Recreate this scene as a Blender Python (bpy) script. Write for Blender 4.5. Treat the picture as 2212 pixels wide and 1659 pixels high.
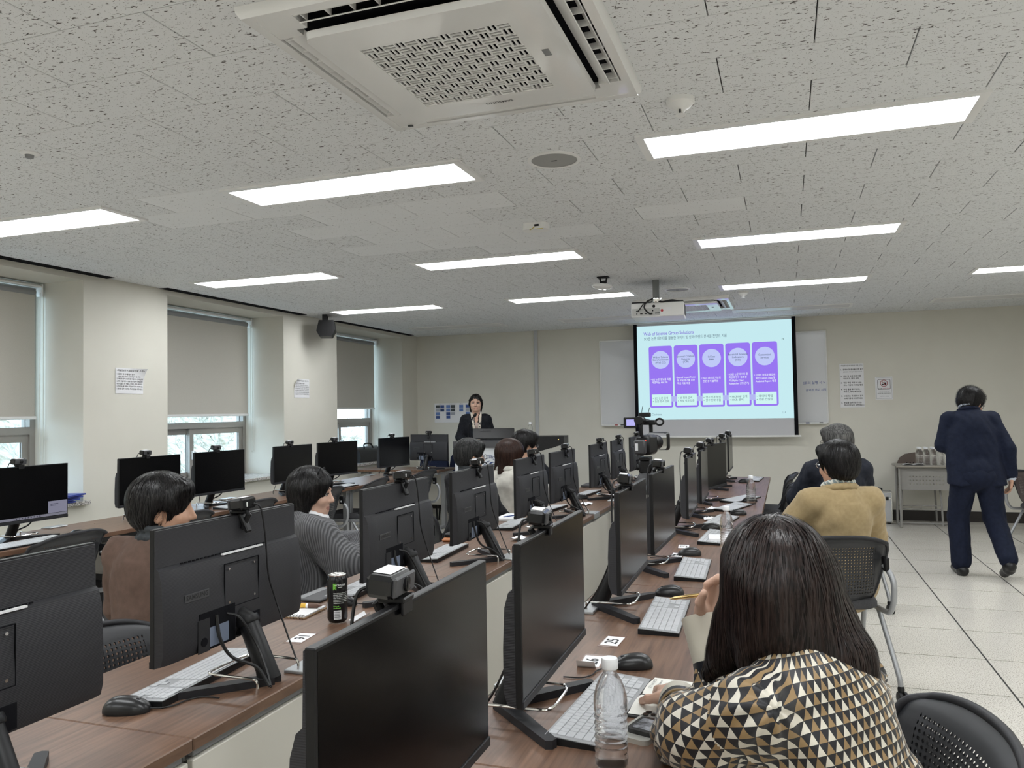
import bpy, math, random
import numpy as np
from mathutils import Vector, Matrix

for o in list(bpy.data.objects):
    bpy.data.objects.remove(o)
SC = bpy.context.scene
COL = SC.collection
random.seed(7)
RNG = np.random.default_rng(7)

# ------------------------------------------------------------------ camera
FOC, YAW, PITCH, ROLL, CAMH = 1710.8, 0.332498, 0.034932, -0.017561, 1.405
def cam_basis():
    f = Vector((-math.sin(YAW)*math.cos(PITCH), math.cos(YAW)*math.cos(PITCH), math.sin(PITCH)))
    r = Vector((math.cos(YAW), math.sin(YAW), 0)); u = r.cross(f)
    return (r*math.cos(ROLL)+u*math.sin(ROLL), -r*math.sin(ROLL)+u*math.cos(ROLL), f)
_r, _u, _f = cam_basis()
cd = bpy.data.cameras.new('camera'); cam = bpy.data.objects.new('camera', cd); COL.objects.link(cam)
cd.sensor_width = 36; cd.lens = 36*FOC/2212; cd.clip_start = 0.05; cd.clip_end = 300
M = Matrix.Identity(4)
for i in range(3):
    M[i][0], M[i][1], M[i][2] = _r[i], _u[i], -_f[i]
M[2][3] = CAMH
cam.matrix_world = M
SC.camera = cam

# ------------------------------------------------------------------ world, exposure
W = bpy.data.worlds.new('world'); SC.world = W; W.use_nodes = True
wn = W.node_tree.nodes; bg = wn['Background']
bg.inputs[0].default_value = (0.58, 0.81, 1.0, 1); bg.inputs[1].default_value = 4.4
SC.view_settings.view_transform = 'Standard'; SC.view_settings.look = 'None'
SC.view_settings.gamma = 1.0; SC.view_settings.use_curve_mapping = False
SC.view_settings.exposure = 0.42
LAMP = 14.0        # ceiling panel emission

H = 2.548         # ceiling height
XL, XR, YF, YB = -5.2, 3.3, 10.72, -1.6

# ------------------------------------------------------------------ materials
def new_mat(name):
    m = bpy.data.materials.new(name); m.use_nodes = True
    nt = m.node_tree; b = nt.nodes['Principled BSDF']
    return m, nt, b
def N(nt, typ, **kw):
    n = nt.nodes.new(typ)
    for k, v in kw.items():
        if k.startswith('i_'):
            n.inputs[k[2:].replace('_', ' ')].default_value = v
        elif k.startswith('n_'):
            n.inputs[int(k[2:])].default_value = v
        else:
            setattr(n, k, v)
    return n
def mat(name, col, rough=0.5, metal=0.0, spec=0.5, trans=0.0, ior=1.45, emit=None, es=1.0, coat=0.0, alpha=1.0, sheen=0.0):
    m, nt, b = new_mat(name)
    b.inputs['Base Color'].default_value = (*col, 1)
    b.inputs['Roughness'].default_value = rough
    b.inputs['Metallic'].default_value = metal
    b.inputs['Specular IOR Level'].default_value = spec
    b.inputs['Transmission Weight'].default_value = trans
    b.inputs['IOR'].default_value = ior
    b.inputs['Coat Weight'].default_value = coat
    b.inputs['Alpha'].default_value = alpha
    b.inputs['Sheen Weight'].default_value = sheen
    if emit:
        b.inputs['Emission Color'].default_value = (*emit, 1); b.inputs['Emission Strength'].default_value = es
    return m
def noise_mat(name, c1, c2, scale=(1, 1, 1), nscale=5, detail=4, lo=0.35, hi=0.65, rough=0.5, coord='Object', bump=0.0, spec=0.5, metal=0.0, bscale=None, sheen=0.0, coat=0.0):
    m, nt, b = new_mat(name)
    tc = N(nt, 'ShaderNodeTexCoord') if coord != 'World' else N(nt, 'ShaderNodeNewGeometry')
    mp = N(nt, 'ShaderNodeMapping'); mp.inputs['Scale'].default_value = scale
    nt.links.new(tc.outputs['Position' if coord == 'World' else coord], mp.inputs['Vector'])
    nz = N(nt, 'ShaderNodeTexNoise'); nz.inputs['Scale'].default_value = nscale; nz.inputs['Detail'].default_value = detail
    nt.links.new(mp.outputs[0], nz.inputs['Vector'])
    cr = N(nt, 'ShaderNodeValToRGB')
    cr.color_ramp.elements[0].position = lo; cr.color_ramp.elements[0].color = (*c1, 1)
    cr.color_ramp.elements[1].position = hi; cr.color_ramp.elements[1].color = (*c2, 1)
    nt.links.new(nz.outputs[0], cr.inputs[0]); nt.links.new(cr.outputs[0], b.inputs['Base Color'])
    b.inputs['Roughness'].default_value = rough; b.inputs['Specular IOR Level'].default_value = spec
    b.inputs['Metallic'].default_value = metal; b.inputs['Sheen Weight'].default_value = sheen
    b.inputs['Coat Weight'].default_value = coat
    if bump:
        bp = N(nt, 'ShaderNodeBump'); bp.inputs['Strength'].default_value = bump; bp.inputs['Distance'].default_value = 0.003
        src = nz
        if bscale:
            src = N(nt, 'ShaderNodeTexNoise'); src.inputs['Scale'].default_value = bscale; src.inputs['Detail'].default_value = 3
            nt.links.new(mp.outputs[0], src.inputs['Vector'])
        nt.links.new(src.outputs[0], bp.inputs['Height']); nt.links.new(bp.outputs[0], b.inputs['Normal'])
    return m
MT = {}
MT['wall'] = noise_mat('wall_paint', (.655, .635, .565), (.685, .665, .595), nscale=2.0, rough=.6, coord='World', bump=.03, bscale=160, spec=.3)
MT['reveal'] = MT['wall']
MT['ceil_back'] = mat('ceiling_void', (.03, .03, .03), .9)
def tile_mat(name, base, dens):
    m, nt, b = new_mat(name)
    g = N(nt, 'ShaderNodeNewGeometry')
    def speck(scale, ns, thr, w):
        mp = N(nt, 'ShaderNodeMapping'); mp.inputs['Scale'].default_value = scale
        nt.links.new(g.outputs['Position'], mp.inputs['Vector'])
        nz = N(nt, 'ShaderNodeTexNoise'); nz.inputs['Scale'].default_value = ns; nz.inputs['Detail'].default_value = 2.5; nz.inputs['Distortion'].default_value = .6
        nt.links.new(mp.outputs[0], nz.inputs['Vector'])
        mr = N(nt, 'ShaderNodeMapRange'); mr.inputs['From Min'].default_value = thr; mr.inputs['From Max'].default_value = thr+w
        nt.links.new(nz.outputs[0], mr.inputs['Value']); return mr
    a = speck((.42, 1, 1), 120, .635+dens, .025); c = speck((1, 1, 1), 190, .665+dens, .025)
    mx = N(nt, 'ShaderNodeMath', operation='MAXIMUM'); nt.links.new(a.outputs[0], mx.inputs[0]); nt.links.new(c.outputs[0], mx.inputs[1])
    mix = N(nt, 'ShaderNodeMix', data_type='RGBA'); mix.inputs['A'].default_value = (*base, 1); mix.inputs['B'].default_value = (.12, .11, .105, 1)
    nt.links.new(mx.outputs[0], mix.inputs['Factor']); nt.links.new(mix.outputs['Result'], b.inputs['Base Color'])
    bp = N(nt, 'ShaderNodeBump', invert=True); bp.inputs['Strength'].default_value = .5; bp.inputs['Distance'].default_value = .002
    nt.links.new(mx.outputs[0], bp.inputs['Height']); nt.links.new(bp.outputs[0], b.inputs['Normal'])
    b.inputs['Roughness'].default_value = .85; b.inputs['Specular IOR Level'].default_value = .2
    return m
MT['ceil_tile'] = tile_mat('acoustic_tile', (.765, .78, .79), 0.0)
MT['ceil_tile2'] = tile_mat('newer_acoustic_tile', (.81, .825, .835), 0.045)
def floor_mat():
    m, nt, b = new_mat('speckled_floor_tile')
    g = N(nt, 'ShaderNodeNewGeometry')
    nz = N(nt, 'ShaderNodeTexNoise'); nz.inputs['Scale'].default_value = 170; nz.inputs['Detail'].default_value = 3
    nt.links.new(g.outputs['Position'], nz.inputs['Vector'])
    cr = N(nt, 'ShaderNodeValToRGB'); e = cr.color_ramp.elements
    e[0].position = .36; e[0].color = (.30, .275, .23, 1); e[1].position = .47; e[1].color = (.70, .67, .61, 1)
    x = e.new(.62); x.color = (.76, .73, .67, 1)
    nt.links.new(nz.outputs[0], cr.inputs[0]); nt.links.new(cr.outputs[0], b.inputs['Base Color'])
    n2 = N(nt, 'ShaderNodeTexNoise'); n2.inputs['Scale'].default_value = 3; nt.links.new(g.outputs['Position'], n2.inputs['Vector'])
    mr = N(nt, 'ShaderNodeMapRange'); mr.inputs['To Min'].default_value = .12; mr.inputs['To Max'].default_value = .26
    nt.links.new(n2.outputs[0], mr.inputs['Value']); nt.links.new(mr.outputs[0], b.inputs['Roughness'])
    return m
MT['floor'] = floor_mat()
MT['joint'] = mat('floor_joint', (.03, .03, .03), .7)
MT['base'] = mat('dark_baseboard', (.022, .018, .016), .45)
def wood_mat(name, c1, c2, c3, sc):
    m, nt, b = new_mat(name)
    g = N(nt, 'ShaderNodeNewGeometry'); mp = N(nt, 'ShaderNodeMapping'); mp.inputs['Scale'].default_value = sc
    nt.links.new(g.outputs['Position'], mp.inputs['Vector'])
    nz = N(nt, 'ShaderNodeTexNoise'); nz.inputs['Scale'].default_value = 7; nz.inputs['Detail'].default_value = 8; nz.inputs['Roughness'].default_value = .6; nz.inputs['Distortion'].default_value = .3
    nt.links.new(mp.outputs[0], nz.inputs['Vector'])
    cr = N(nt, 'ShaderNodeValToRGB'); e = cr.color_ramp.elements
    e[0].position = .32; e[0].color = (*c1, 1); e[1].position = .72; e[1].color = (*c3, 1)
    x = e.new(.5); x.color = (*c2, 1)
    nt.links.new(nz.outputs[0], cr.inputs[0]); nt.links.new(cr.outputs[0], b.inputs['Base Color'])
    b.inputs['Roughness'].default_value = .38; b.inputs['Specular IOR Level'].default_value = .45
    return m
MT['wood'] = wood_mat('walnut_laminate', (.085, .044, .027), (.140, .078, .049), (.195, .115, .074), (9, .55, 3))
MT['alu'] = mat('grey_aluminium', (.42, .43, .44), .38, .6)
MT['cream_panel'] = mat('cream_modesty_panel', (.60, .58, .52), .5)
MT['black'] = mat('black_plastic', (.009, .009, .010), .42, spec=.35)
MT['black_gloss'] = mat('gloss_black_plastic', (.010, .010, .011), .18)
MT['charcoal'] = mat('charcoal_plastic', (.020, .020, .023), .5, spec=.35)
MT['screen'] = mat('dark_screen', (.002, .002, .0025), .22, spec=.28)
MT['white'] = mat('white_plastic', (.80, .80, .79), .35)
MT['white_gloss'] = mat('glossy_white_plastic', (.80, .80, .79), .06, coat=.3)
MT['paper'] = mat('white_paper', (.80, .80, .82), .7)
MT['ink'] = mat('black_ink', (.02, .02, .022), .7)
MT['grey'] = mat('grey_plastic', (.25, .255, .26), .5)
MT['dgrey'] = mat('dark_grey_plastic', (.06, .06, .064), .5)
MT['chrome'] = mat('chrome', (.75, .75, .75), .12, 1.0)
MT['tube_grey'] = mat('grey_painted_tube', (.36, .37, .385), .35, .5)
MT['void'] = mat('dark_void', (.008, .008, .010), .9, spec=.1)
MT['cable'] = mat('black_cable', (.010, .010, .011), .5)
MT['glass'] = mat('window_glass', (1, 1, 1), .02, trans=1.0, ior=1.02)
MT['pet'] = mat('clear_plastic', (.985, .99, 1), .03, trans=1.0, ior=1.28, alpha=.62)
MT['cap'] = mat('white_cap', (.80, .81, .83), .4)
MT['alu_frame'] = mat('bronze_window_frame', (.33, .31, .285), .4, .3)
MT['granite'] = noise_mat('granite', (.16, .15, .145), (.62, .60, .57), nscale=130, lo=.42, hi=.56, rough=.25, coord='World')
MT['lamp'] = mat('lamp_diffuser', (.9, .9, .9), .5, emit=(.955, .985, 1.0), es=LAMP)
MT['lamp_off'] = mat('unlit_diffuser', (.66, .66, .67), .3)
MT['blind'] = noise_mat('blind_fabric', (.50, .48, .43), (.53, .51, .46), nscale=300, rough=.8, coord='World', spec=.2)
MT['skin'] = noise_mat('skin', (.50, .285, .19), (.56, .335, .235), nscale=9, rough=.5, spec=.4)
MT['skin2'] = noise_mat('fair_skin', (.56, .35, .26), (.61, .39, .295), nscale=9, rough=.5, spec=.4)
MT['lip'] = mat('lips', (.40, .19, .15), .45)
MT['eye_white'] = mat('eye_white', (.7, .68, .66), .2)
MT['eye_dark'] = mat('iris', (.02, .012, .01), .1)

# ------------------------------------------------------------------ mesh helpers
class MB:
    def __init__(s): s.v = []; s.f = []; s.mi = []; s.cur = 0
    def add(s, vs, fs):
        o = len(s.v); s.v.extend([tuple(v) for v in vs]); s.f.extend([tuple(i+o for i in f) for f in fs]); s.mi.extend([s.cur]*len(fs)); return s
    def box(s, x0, x1, y0, y1, z0, z1):
        return s.add([(x0, y0, z0), (x1, y0, z0), (x1, y1, z0), (x0, y1, z0), (x0, y0, z1), (x1, y0, z1), (x1, y1, z1), (x0, y1, z1)],
                     [(0, 3, 2, 1), (4, 5, 6, 7), (0, 1, 5, 4), (1, 2, 6, 5), (2, 3, 7, 6), (3, 0, 4, 7)])
    def cbox(s, c, d, r=.003, R=None):
        """chamfered box: centre c, size d, chamfer r, optional rotation matrix"""
        hx, hy, hz = d[0]/2, d[1]/2, d[2]/2; r = min(r, hx*.9, hy*.9, hz*.9)
        vs = []; idx = {}
        for sx in (-1, 1):
            for sy in (-1, 1):
                for sz in (-1, 1):
                    idx[(sx, sy, sz)] = len(vs)
                    vs += [(sx*hx, sy*(hy-r), sz*(hz-r)), (sx*(hx-r), sy*hy, sz*(hz-r)), (sx*(hx-r), sy*(hy-r), sz*hz)]
        g = lambda a, b, c_, k: idx[(a, b, c_)]+k
        fs = []
        for sx in (-1, 1):
            q = [g(sx, -1, -1, 0), g(sx, 1, -1, 0), g(sx, 1, 1, 0), g(sx, -1, 1, 0)]; fs.append(q if sx > 0 else q[::-1])
            q = [g(-1, sx, -1, 1), g(-1, sx, 1, 1), g(1, sx, 1, 1), g(1, sx, -1, 1)]; fs.append(q if sx > 0 else q[::-1])
            q = [g(-1, -1, sx, 2), g(1, -1, sx, 2), g(1, 1, sx, 2), g(-1, 1, sx, 2)]; fs.append(q if sx > 0 else q[::-1])
        for a in (-1, 1):
            for b in (-1, 1):
                q = [g(a, b, -1, 0), g(a, b, -1, 1), g(a, b, 1, 1), g(a, b, 1, 0)]; fs.append(q if a*b > 0 else q[::-1])
                q = [g(-1, a, b, 1), g(-1, a, b, 2), g(1, a, b, 2), g(1, a, b, 1)]; fs.append(q if a*b > 0 else q[::-1])
                q = [g(a, -1, b, 2), g(a, -1, b, 0), g(a, 1, b, 0), g(a, 1, b, 2)]; fs.append(q if a*b > 0 else q[::-1])
                for c_ in (-1, 1):
                    q = [g(a, b, c_, 0), g(a, b, c_, 1), g(a, b, c_, 2)]; fs.append(q if a*b*c_ > 0 else q[::-1])
        if R is not None: vs = [R @ Vector(v) for v in vs]
        return s.add([(v[0]+c[0], v[1]+c[1], v[2]+c[2]) for v in vs], fs)
    def lathe(s, prof, n=24, c=(0, 0, 0), cap=True, R=None, sx=1, sy=1):
        vs = []; fs = []
        for (r, z) in prof:
            for k in range(n):
                a = 2*math.pi*k/n; vs.append((r*math.cos(a)*sx, r*math.sin(a)*sy, z))
        for i in range(len(prof)-1):
            for k in range(n):
                k2 = (k+1) % n; fs.append((i*n+k, i*n+k2, (i+1)*n+k2, (i+1)*n+k))
        if cap:
            fs.append(tuple(range(n))[::-1]); fs.append(tuple((len(prof)-1)*n+k for k in range(n)))
        if R is not None: vs = [R @ Vector(v) for v in vs]
        return s.add([(v[0]+c[0], v[1]+c[1], v[2]+c[2]) for v in vs], fs)
    def tube(s, pts, r, n=8, cap=True, closed=False):
        pts = [Vector(p) for p in pts]; m = len(pts); rr = r if isinstance(r, (list, tuple)) else [r]*m
        vs = []; fs = []; prev = None
        for i, p in enumerate(pts):
            if closed: t = pts[(i+1) % m]-pts[(i-1) % m]
            else: t = pts[min(i+1, m-1)]-pts[max(i-1, 0)]
            t.normalize()
            if prev is None:
                a = Vector((0, 0, 1)) if abs(t.z) < .9 else Vector((1, 0, 0)); u = t.cross(a).normalized()
            else:
                u = (prev-t*prev.dot(t)); u = u.normalized() if u.length > 1e-6 else t.orthogonal().normalized()
            prev = u; w = t.cross(u)
            for k in range(n):
                a = 2*math.pi*k/n; vs.append(p+u*math.cos(a)*rr[i]+w*math.sin(a)*rr[i])
        L = m if closed else m-1
        for i in range(L):
            j = (i+1) % m
            for k in range(n):
                k2 = (k+1) % n; fs.append((i*n+k, i*n+k2, j*n+k2, j*n+k))
        if cap and not closed:
            fs.append(tuple(range(n))[::-1]); fs.append(tuple((m-1)*n+k for k in range(n)))
        return s.add(vs, fs)
    def prism(s, poly, a0, a1, axis='z'):
        """extrude a 2-D polygon; axis names the extrusion axis (x: poly=(y,z), y: poly=(x,z), z: poly=(x,y))"""
        n = len(poly)
        mk = {'x': lambda p, a: (a, p[0], p[1]), 'y': lambda p, a: (p[0], a, p[1]), 'z': lambda p, a: (p[0], p[1], a)}[axis]
        vs = [mk(p, a0) for p in poly]+[mk(p, a1) for p in poly]
        fs = [tuple(range(n))[::-1], tuple(range(n, 2*n))]+[(i, (i+1) % n, n+(i+1) % n, n+i) for i in range(n)]
        return s.add(vs, fs)
    def grid(s, fn, nu, nv):
        vs = [fn(i/nu, j/nv) for j in range(nv+1) for i in range(nu+1)]
        fs = [(j*(nu+1)+i, j*(nu+1)+i+1, (j+1)*(nu+1)+i+1, (j+1)*(nu+1)+i) for j in range(nv) for i in range(nu)]
        return s.add(vs, fs)
    def mesh(s, name, mats, smooth=40):
        me = bpy.data.meshes.new(name); me.from_pydata(s.v, [], s.f)
        for m in (mats if isinstance(mats, (list, tuple)) else [mats]): me.materials.append(m)
        if any(s.mi): me.polygons.foreach_set('material_index', s.mi)
        fix_normals(me)
        if smooth: shade(me, smooth)
        me.update(); return me
    def build(s, name, mats, parent=None, smooth=40, loc=None, rot=None):
        return obj(name, s.mesh(name, mats, smooth), parent, loc, rot)
import bmesh
def fix_normals(me):
    bm = bmesh.new(); bm.from_mesh(me); bmesh.ops.recalc_face_normals(bm, faces=bm.faces); bm.to_mesh(me); bm.free()
def shade(me, ang=40):
    me.polygons.foreach_set('use_smooth', [True]*len(me.polygons)); me.set_sharp_from_angle(angle=math.radians(ang))
def obj(name, me, parent=None, loc=None, rot=None):
    o = bpy.data.objects.new(name, me); COL.objects.link(o)
    if parent is not None: o.parent = parent
    if loc is not None: o.location = loc
    if rot is not None: o.rotation_euler = rot
    return o
def tag(o, label=None, cat=None, group=None, kind=None):
    if label: o['label'] = label
    if cat: o['category'] = cat
    if group: o['group'] = group
    if kind: o['kind'] = kind
    return o
def thing(name, label, cat, loc=(0, 0, 0), rz=0, group=None, rot=None):
    o = bpy.data.objects.new(name, None); COL.objects.link(o); o.empty_display_size = .1
    o.location = loc; o.rotation_euler = rot if rot else (0, 0, rz)
    return tag(o, label, cat, group)
KIDS = {}
def copy_tree(o, parent=None, loc=None, rz=None, label=None, group=None):
    c = o.copy(); COL.objects.link(c); c.parent = parent
    if loc is not None: c.location = loc
    if rz is not None: c.rotation_euler = (0, 0, rz)
    if label: c['label'] = label
    if group: c['group'] = group
    for ch in list(o.children): copy_tree(ch, c)
    return c
def struct(name, mb, m, smooth=0, parent=None):
    o = mb.build(name, m, parent, smooth)
    if parent is None: o['kind'] = 'structure'
    return o
def rrect(w, h, r, n=5, cx=0, cy=0):
    out = []
    for (sx, sy, a0) in ((1, 1, 0), (-1, 1, 90), (-1, -1, 180), (1, -1, 270)):
        for k in range(n+1):
            a = math.radians(a0+90*k/n); out.append((cx+sx*(w/2-r)+r*math.cos(a), cy+sy*(h/2-r)+r*math.sin(a)))
    return out
def bez(p0, p1, p2, p3, n=12):
    p0, p1, p2, p3 = map(Vector, (p0, p1, p2, p3)); out = []
    for i in range(n+1):
        t = i/n; out.append(p0*(1-t)**3+p1*3*t*(1-t)**2+p2*3*t*t*(1-t)+p3*t**3)
    return out
def catmull(pts, n=6):
    P = [Vector(p) for p in pts]; P = [P[0]*2-P[1]]+P+[P[-1]*2-P[-2]]; out = []
    for i in range(1, len(P)-2):
        for k in range(n):
            t = k/n; a, b, c, d = P[i-1], P[i], P[i+1], P[i+2]
            out.append(.5*((2*b)+(c-a)*t+(2*a-5*b+4*c-d)*t*t+(3*b-a-3*c+d)*t**3))
    out.append(P[-2]); return out
DG = None
def text_mesh(body, size, m, align='LEFT', bold=0.0, space=1.0, depth=0.0, name='lettering'):
    c = bpy.data.curves.new(name, 'FONT'); c.body = body; c.size = size; c.align_x = align; c.align_y = 'CENTER'
    c.offset = bold*size; c.space_line = space; c.resolution_u = 2; c.extrude = depth
    o = bpy.data.objects.new(name, c); COL.objects.link(o)
    dg = bpy.context.evaluated_depsgraph_get(); me = bpy.data.meshes.new_from_object(o.evaluated_get(dg))
    bpy.data.objects.remove(o); bpy.data.curves.remove(c)
    me.name = name; me.materials.clear(); me.materials.append(m); return me
def frame_obj(name, me, parent, origin, xdir, ydir):
    """place a mesh drawn in its xy plane so that x follows xdir and y follows ydir (parent space)"""
    x = Vector(xdir).normalized(); y = Vector(ydir).normalized(); z = x.cross(y)
    o = obj(name, me, parent); mm = Matrix.Identity(4)
    for i in range(3): mm[i][0], mm[i][1], mm[i][2], mm[i][3] = x[i], y[i], z[i], origin[i]
    o.matrix_local = mm; return o
# ------------------------------------------------------------------ room shell
fl = struct('floor', MB().box(XL-.1, XR+.1, YB-.1, YF+.1, -.12, -.004), MT['joint'])
def tile_piece(x0, x1, y0, y1, g=.0048, z0=-.003, z1=0.0, r=.0):
    return MB().box(x0+g, x1-g, y0+g, y1-g, z0, z1)
xs = [1.0+.6*k for k in range(-11, 5)]; ys = [4.4+.6*k for k in range(-11, 12)]
ftile = tile_piece(-.3, .3, -.3, .3).mesh('floor_tile', MT['floor'], 0)
rest = MB()
for x in xs:
    for y in ys:
        x0, x1, y0, y1 = max(x, XL), min(x+.6, XR), max(y, YB), min(y+.6, YF)
        if x1-x0 < .02 or y1-y0 < .02: continue
        if y1 < .9:
            rest.box(x0+.0035, x1-.0035, y0+.0035, y1-.0035, -.003, 0); continue
        if x1-x0 > .599 and y1-y0 > .599: obj('floor_tile', ftile, fl, (x+.3, y+.3, 0))
        else: tile_piece(x0, x1, y0, y1).build('floor_tile', MT['floor'], fl, 0)
o = rest.build('floor_tile_field', MT['floor'], fl, 0); o['kind'] = 'stuff'

ce = struct('ceiling', MB().box(XL-.1, XR+.1, YB-.1, YF+.1, H+.014, H+.2), MT['ceil_back'])
FX = [-4.095, -2.02, .087, 2.19]
t1 = MB().cbox((0, 0, .007), (.5962, .2962, .014), .0016).mesh('ceiling_tile', MT['ceil_tile'], 0)
t2 = MB().cbox((0, 0, .007), (.5962, .2962, .014), .0016).mesh('newer_ceiling_tile', MT['ceil_tile2'], 0)
rest = MB(); nt_ = 0
light_tiles = {(5, -5), (5, -6), (6, -6), (6, -5), (7, -4), (7, -5), (8, -4), (8, -5), (9, -5), (9, -4), (10, -4), (10, -5), (11, -4)}
for k in range(-12, 31):
    y0 = 1.74+.3*k; y1 = y0+.3
    if y1 <= YB+.02 or y0 >= YF-.02: continue
    off = .416 if k % 2 else .116
    for j in range(-10, 7):
        x0 = off+.6*j; x1 = x0+.6
        a0, a1, b0, b1 = max(x0, XL), min(x1, XR), max(y0, YB), min(y1, YF)
        if a1-a0 < .02 or b1-b0 < .02: continue
        if -.3 < y0 < 6.9 and y0 > 1.1 and not (x0 > 1.9 and y0 < 2.4):
            lt = (k, j) in light_tiles or (k == 9 and j == -2) or (k == 10 and j == -3)
            if a1-a0 > .599 and b1-b0 > .299: obj('ceiling_tile', t2 if lt else t1, ce, ((x0+x1)/2, (y0+y1)/2, H)); nt_ += 1
            else: MB().cbox(((a0+a1)/2, (b0+b1)/2, H+.007), (a1-a0-.0038, b1-b0-.0038, .014), .0016).build('ceiling_tile', MT['ceil_tile'], ce, 0); nt_ += 1
        else:
            rest.cbox(((a0+a1)/2, (b0+b1)/2, H+.007), (a1-a0-.0038, b1-b0-.0038, .014), .0016)
o = rest.build('ceiling_tile_field', MT['ceil_tile'], ce, 0); o['kind'] = 'stuff'

struct('wall_front', MB().box(XL-.6, XR+.1, YF, YF+.15, -.1, H+.2), MT['wall'])
struct('wall_right', MB().box(XR, XR+.15, YB-.1, YF+.1, -.1, H+.2), MT['wall'])
struct('wall_back', MB().box(XL-.6, XR+.1, YB-.15, YB, -.1, H+.2), MT['wall'])
struct('baseboard_front', MB().box(XL, XR, YF-.014, YF, 0, .125), MT['base'])
struct('baseboard_right', MB().box(XR-.014, XR, YB, YF-.014, 0, .125), MT['base'])
struct('baseboard_left', MB().box(XL, XL+.014, YB, YF-.014, 0, .125), MT['base'])
WIN = [(3.03, 4.765), (5.66, 7.39), (8.48, 10.235)]
ZS, ZT, XG = .745, 2.50, -5.75
wl = MB(); XO = -5.86
wl.box(XO, XL, YB-.1, YF+.1, -.1, ZS); wl.box(XO, XL, YB-.1, YF+.1, ZT, H+.2)
ed = [YB-.1]+[v for w in WIN for v in w]+[YF+.1]
for i in range(0, len(ed), 2): wl.box(XO, XL, ed[i], ed[i+1], ZS, ZT)
struct('wall_left', wl, MT['wall'])
for n, (y0, y1) in enumerate([(2.8, 4.99), (5.57, 7.71), (8.40, 10.45)]):
    struct('trim_%d' % (n+1), MB().box(XL, XL+.09, y0, y1, H-.004, H+.012), MT['void'])  # dark slabs in place of open curtain slots; their inner shade is painted
# vertical cable conduit on the front wall
struct('trim_4', MB().cbox((-3.33, YF-.012, H/2), (.05, .024, H), .004), mat('conduit_grey', (.50, .51, .52), .45))

# windows, sills and blinds
for n, (y0, y1) in enumerate(WIN):
    w = thing('window_%d' % (n+1), None, None); del_ = w; w['kind'] = 'structure'
    F = MB(); t = .05; x0, x1 = XG-.04, XG+.05; ztr = 1.29
    F.box(x0, x1, y0, y0+t, ZS, ZT); F.box(x0, x1, y1-t, y1, ZS, ZT); F.box(x0, x1, y0+t, y1-t, ZS, ZS+t); F.box(x0, x1, y0+t, y1-t, ZT-t, ZT); F.box(x0, x1, y0+t, y1-t, ztr, ztr+.06)
    F.build('window_frame', MT['alu_frame'], w, 0)
    MB().box(XG-.004, XG+.004, y0+t, y1-t, ztr+.06, ZT-t).build('pane', MT['glass'], w, 0)
    ym = y0+.50*(y1-y0)+.03
    for (a, b, dx) in ((y0+t, ym+.03, -.018), (ym-.03, y1-t, .02)):
        S = MB(); s_ = .055; xa, xb = XG+dx-.014, XG+dx+.014
        S.box(xa, xb, a, a+s_, ZS+t, ztr); S.box(xa, xb, b-s_, b, ZS+t, ztr); S.box(xa, xb, a+s_, b-s_, ZS+t, ZS+t+s_); S.box(xa, xb, a+s_, b-s_, ztr-.06, ztr)
        so = S.build('sash', MT['alu_frame'], w, 0)
        MB().box(XG+dx-.003, XG+dx+.003, a+s_, b-s_, ZS+t+s_, ztr-.06).build('pane', MT['glass'], so, 0)
    L = MB().cbox((XG+.045, ym, 1.02), (.03, .02, .09), .006); L.tube([(XG+.06, ym, 1.03), (XG+.085, ym, 1.05), (XG+.085, ym-.03, 1.06)], .008)
    L.build('latch', MT['white'], w)
    si = struct('window_sill_%d' % (n+1), MB().cbox(((XG+.05+XL+.05)/2, (y0+y1)/2, ZS+.012), (XL+.05-XG-.05, y1-y0+(.06 if n else .06), .03), .004), MT['granite'])
    # roller blind
    zb = (1.435, 1.435, 1.50)[n]; yb0, yb1 = y0+.02, y1-.075; xb = -5.62
    b = thing('roller_blind', ['beige roller blind beside the window with the blue folders on its sill', 'beige roller blind on the window next to the wall loudspeaker', 'beige roller blind on the window with the black bag on its sill'][n], 'blind', (xb, (yb0+yb1)/2, 2.40), group='roller blinds')
    hw = (yb1-yb0)/2
    MB().box(-.0015, .0015, -hw, hw, zb-2.40, 0).build('fabric', MT['blind'], b, 0)
    MB().lathe([(.026, -hw), (.026, hw)], 16, R=Matrix.Rotation(math.pi/2, 3, 'X'), c=(-.01, 0, .02)).build('roller_tube', MT['grey'], b)
    MB().cbox((0, 0, zb-2.40-.012), (.014, 2*hw+.03, .026), .005).build('bottom_bar', MT['white'], b)
    hr = MB().cbox((-.02, 0, .075), (.05, 2*hw+.10, .03), .006); hr.cbox((.02, 0, .068), (.016, 2*hw+.10, .016), .004)
    hr.cbox((0, hw+.045, .04), (.07, .012, .10), .005); hr.build('head_rail', MT['white'], b)
    ch = MB(); zc = 1.02-2.40
    pts = [(.02, hw+.03, .02)]+[(.02, hw+.03, z) for z in np.linspace(-.1, zc+.02, 6)]+[(.02, hw+.036, zc), (.02, hw+.048, zc-.012), (.02, hw+.060, zc), (.02, hw+.066, zc+.02)]+[(.02, hw+.06, z) for z in np.linspace(zc+.05, .02, 6)]
    ch.tube(pts, .0028, 6); ch.build('pull_chain', mat('bead_chain', (.62, .60, .52), .4), b)

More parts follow.
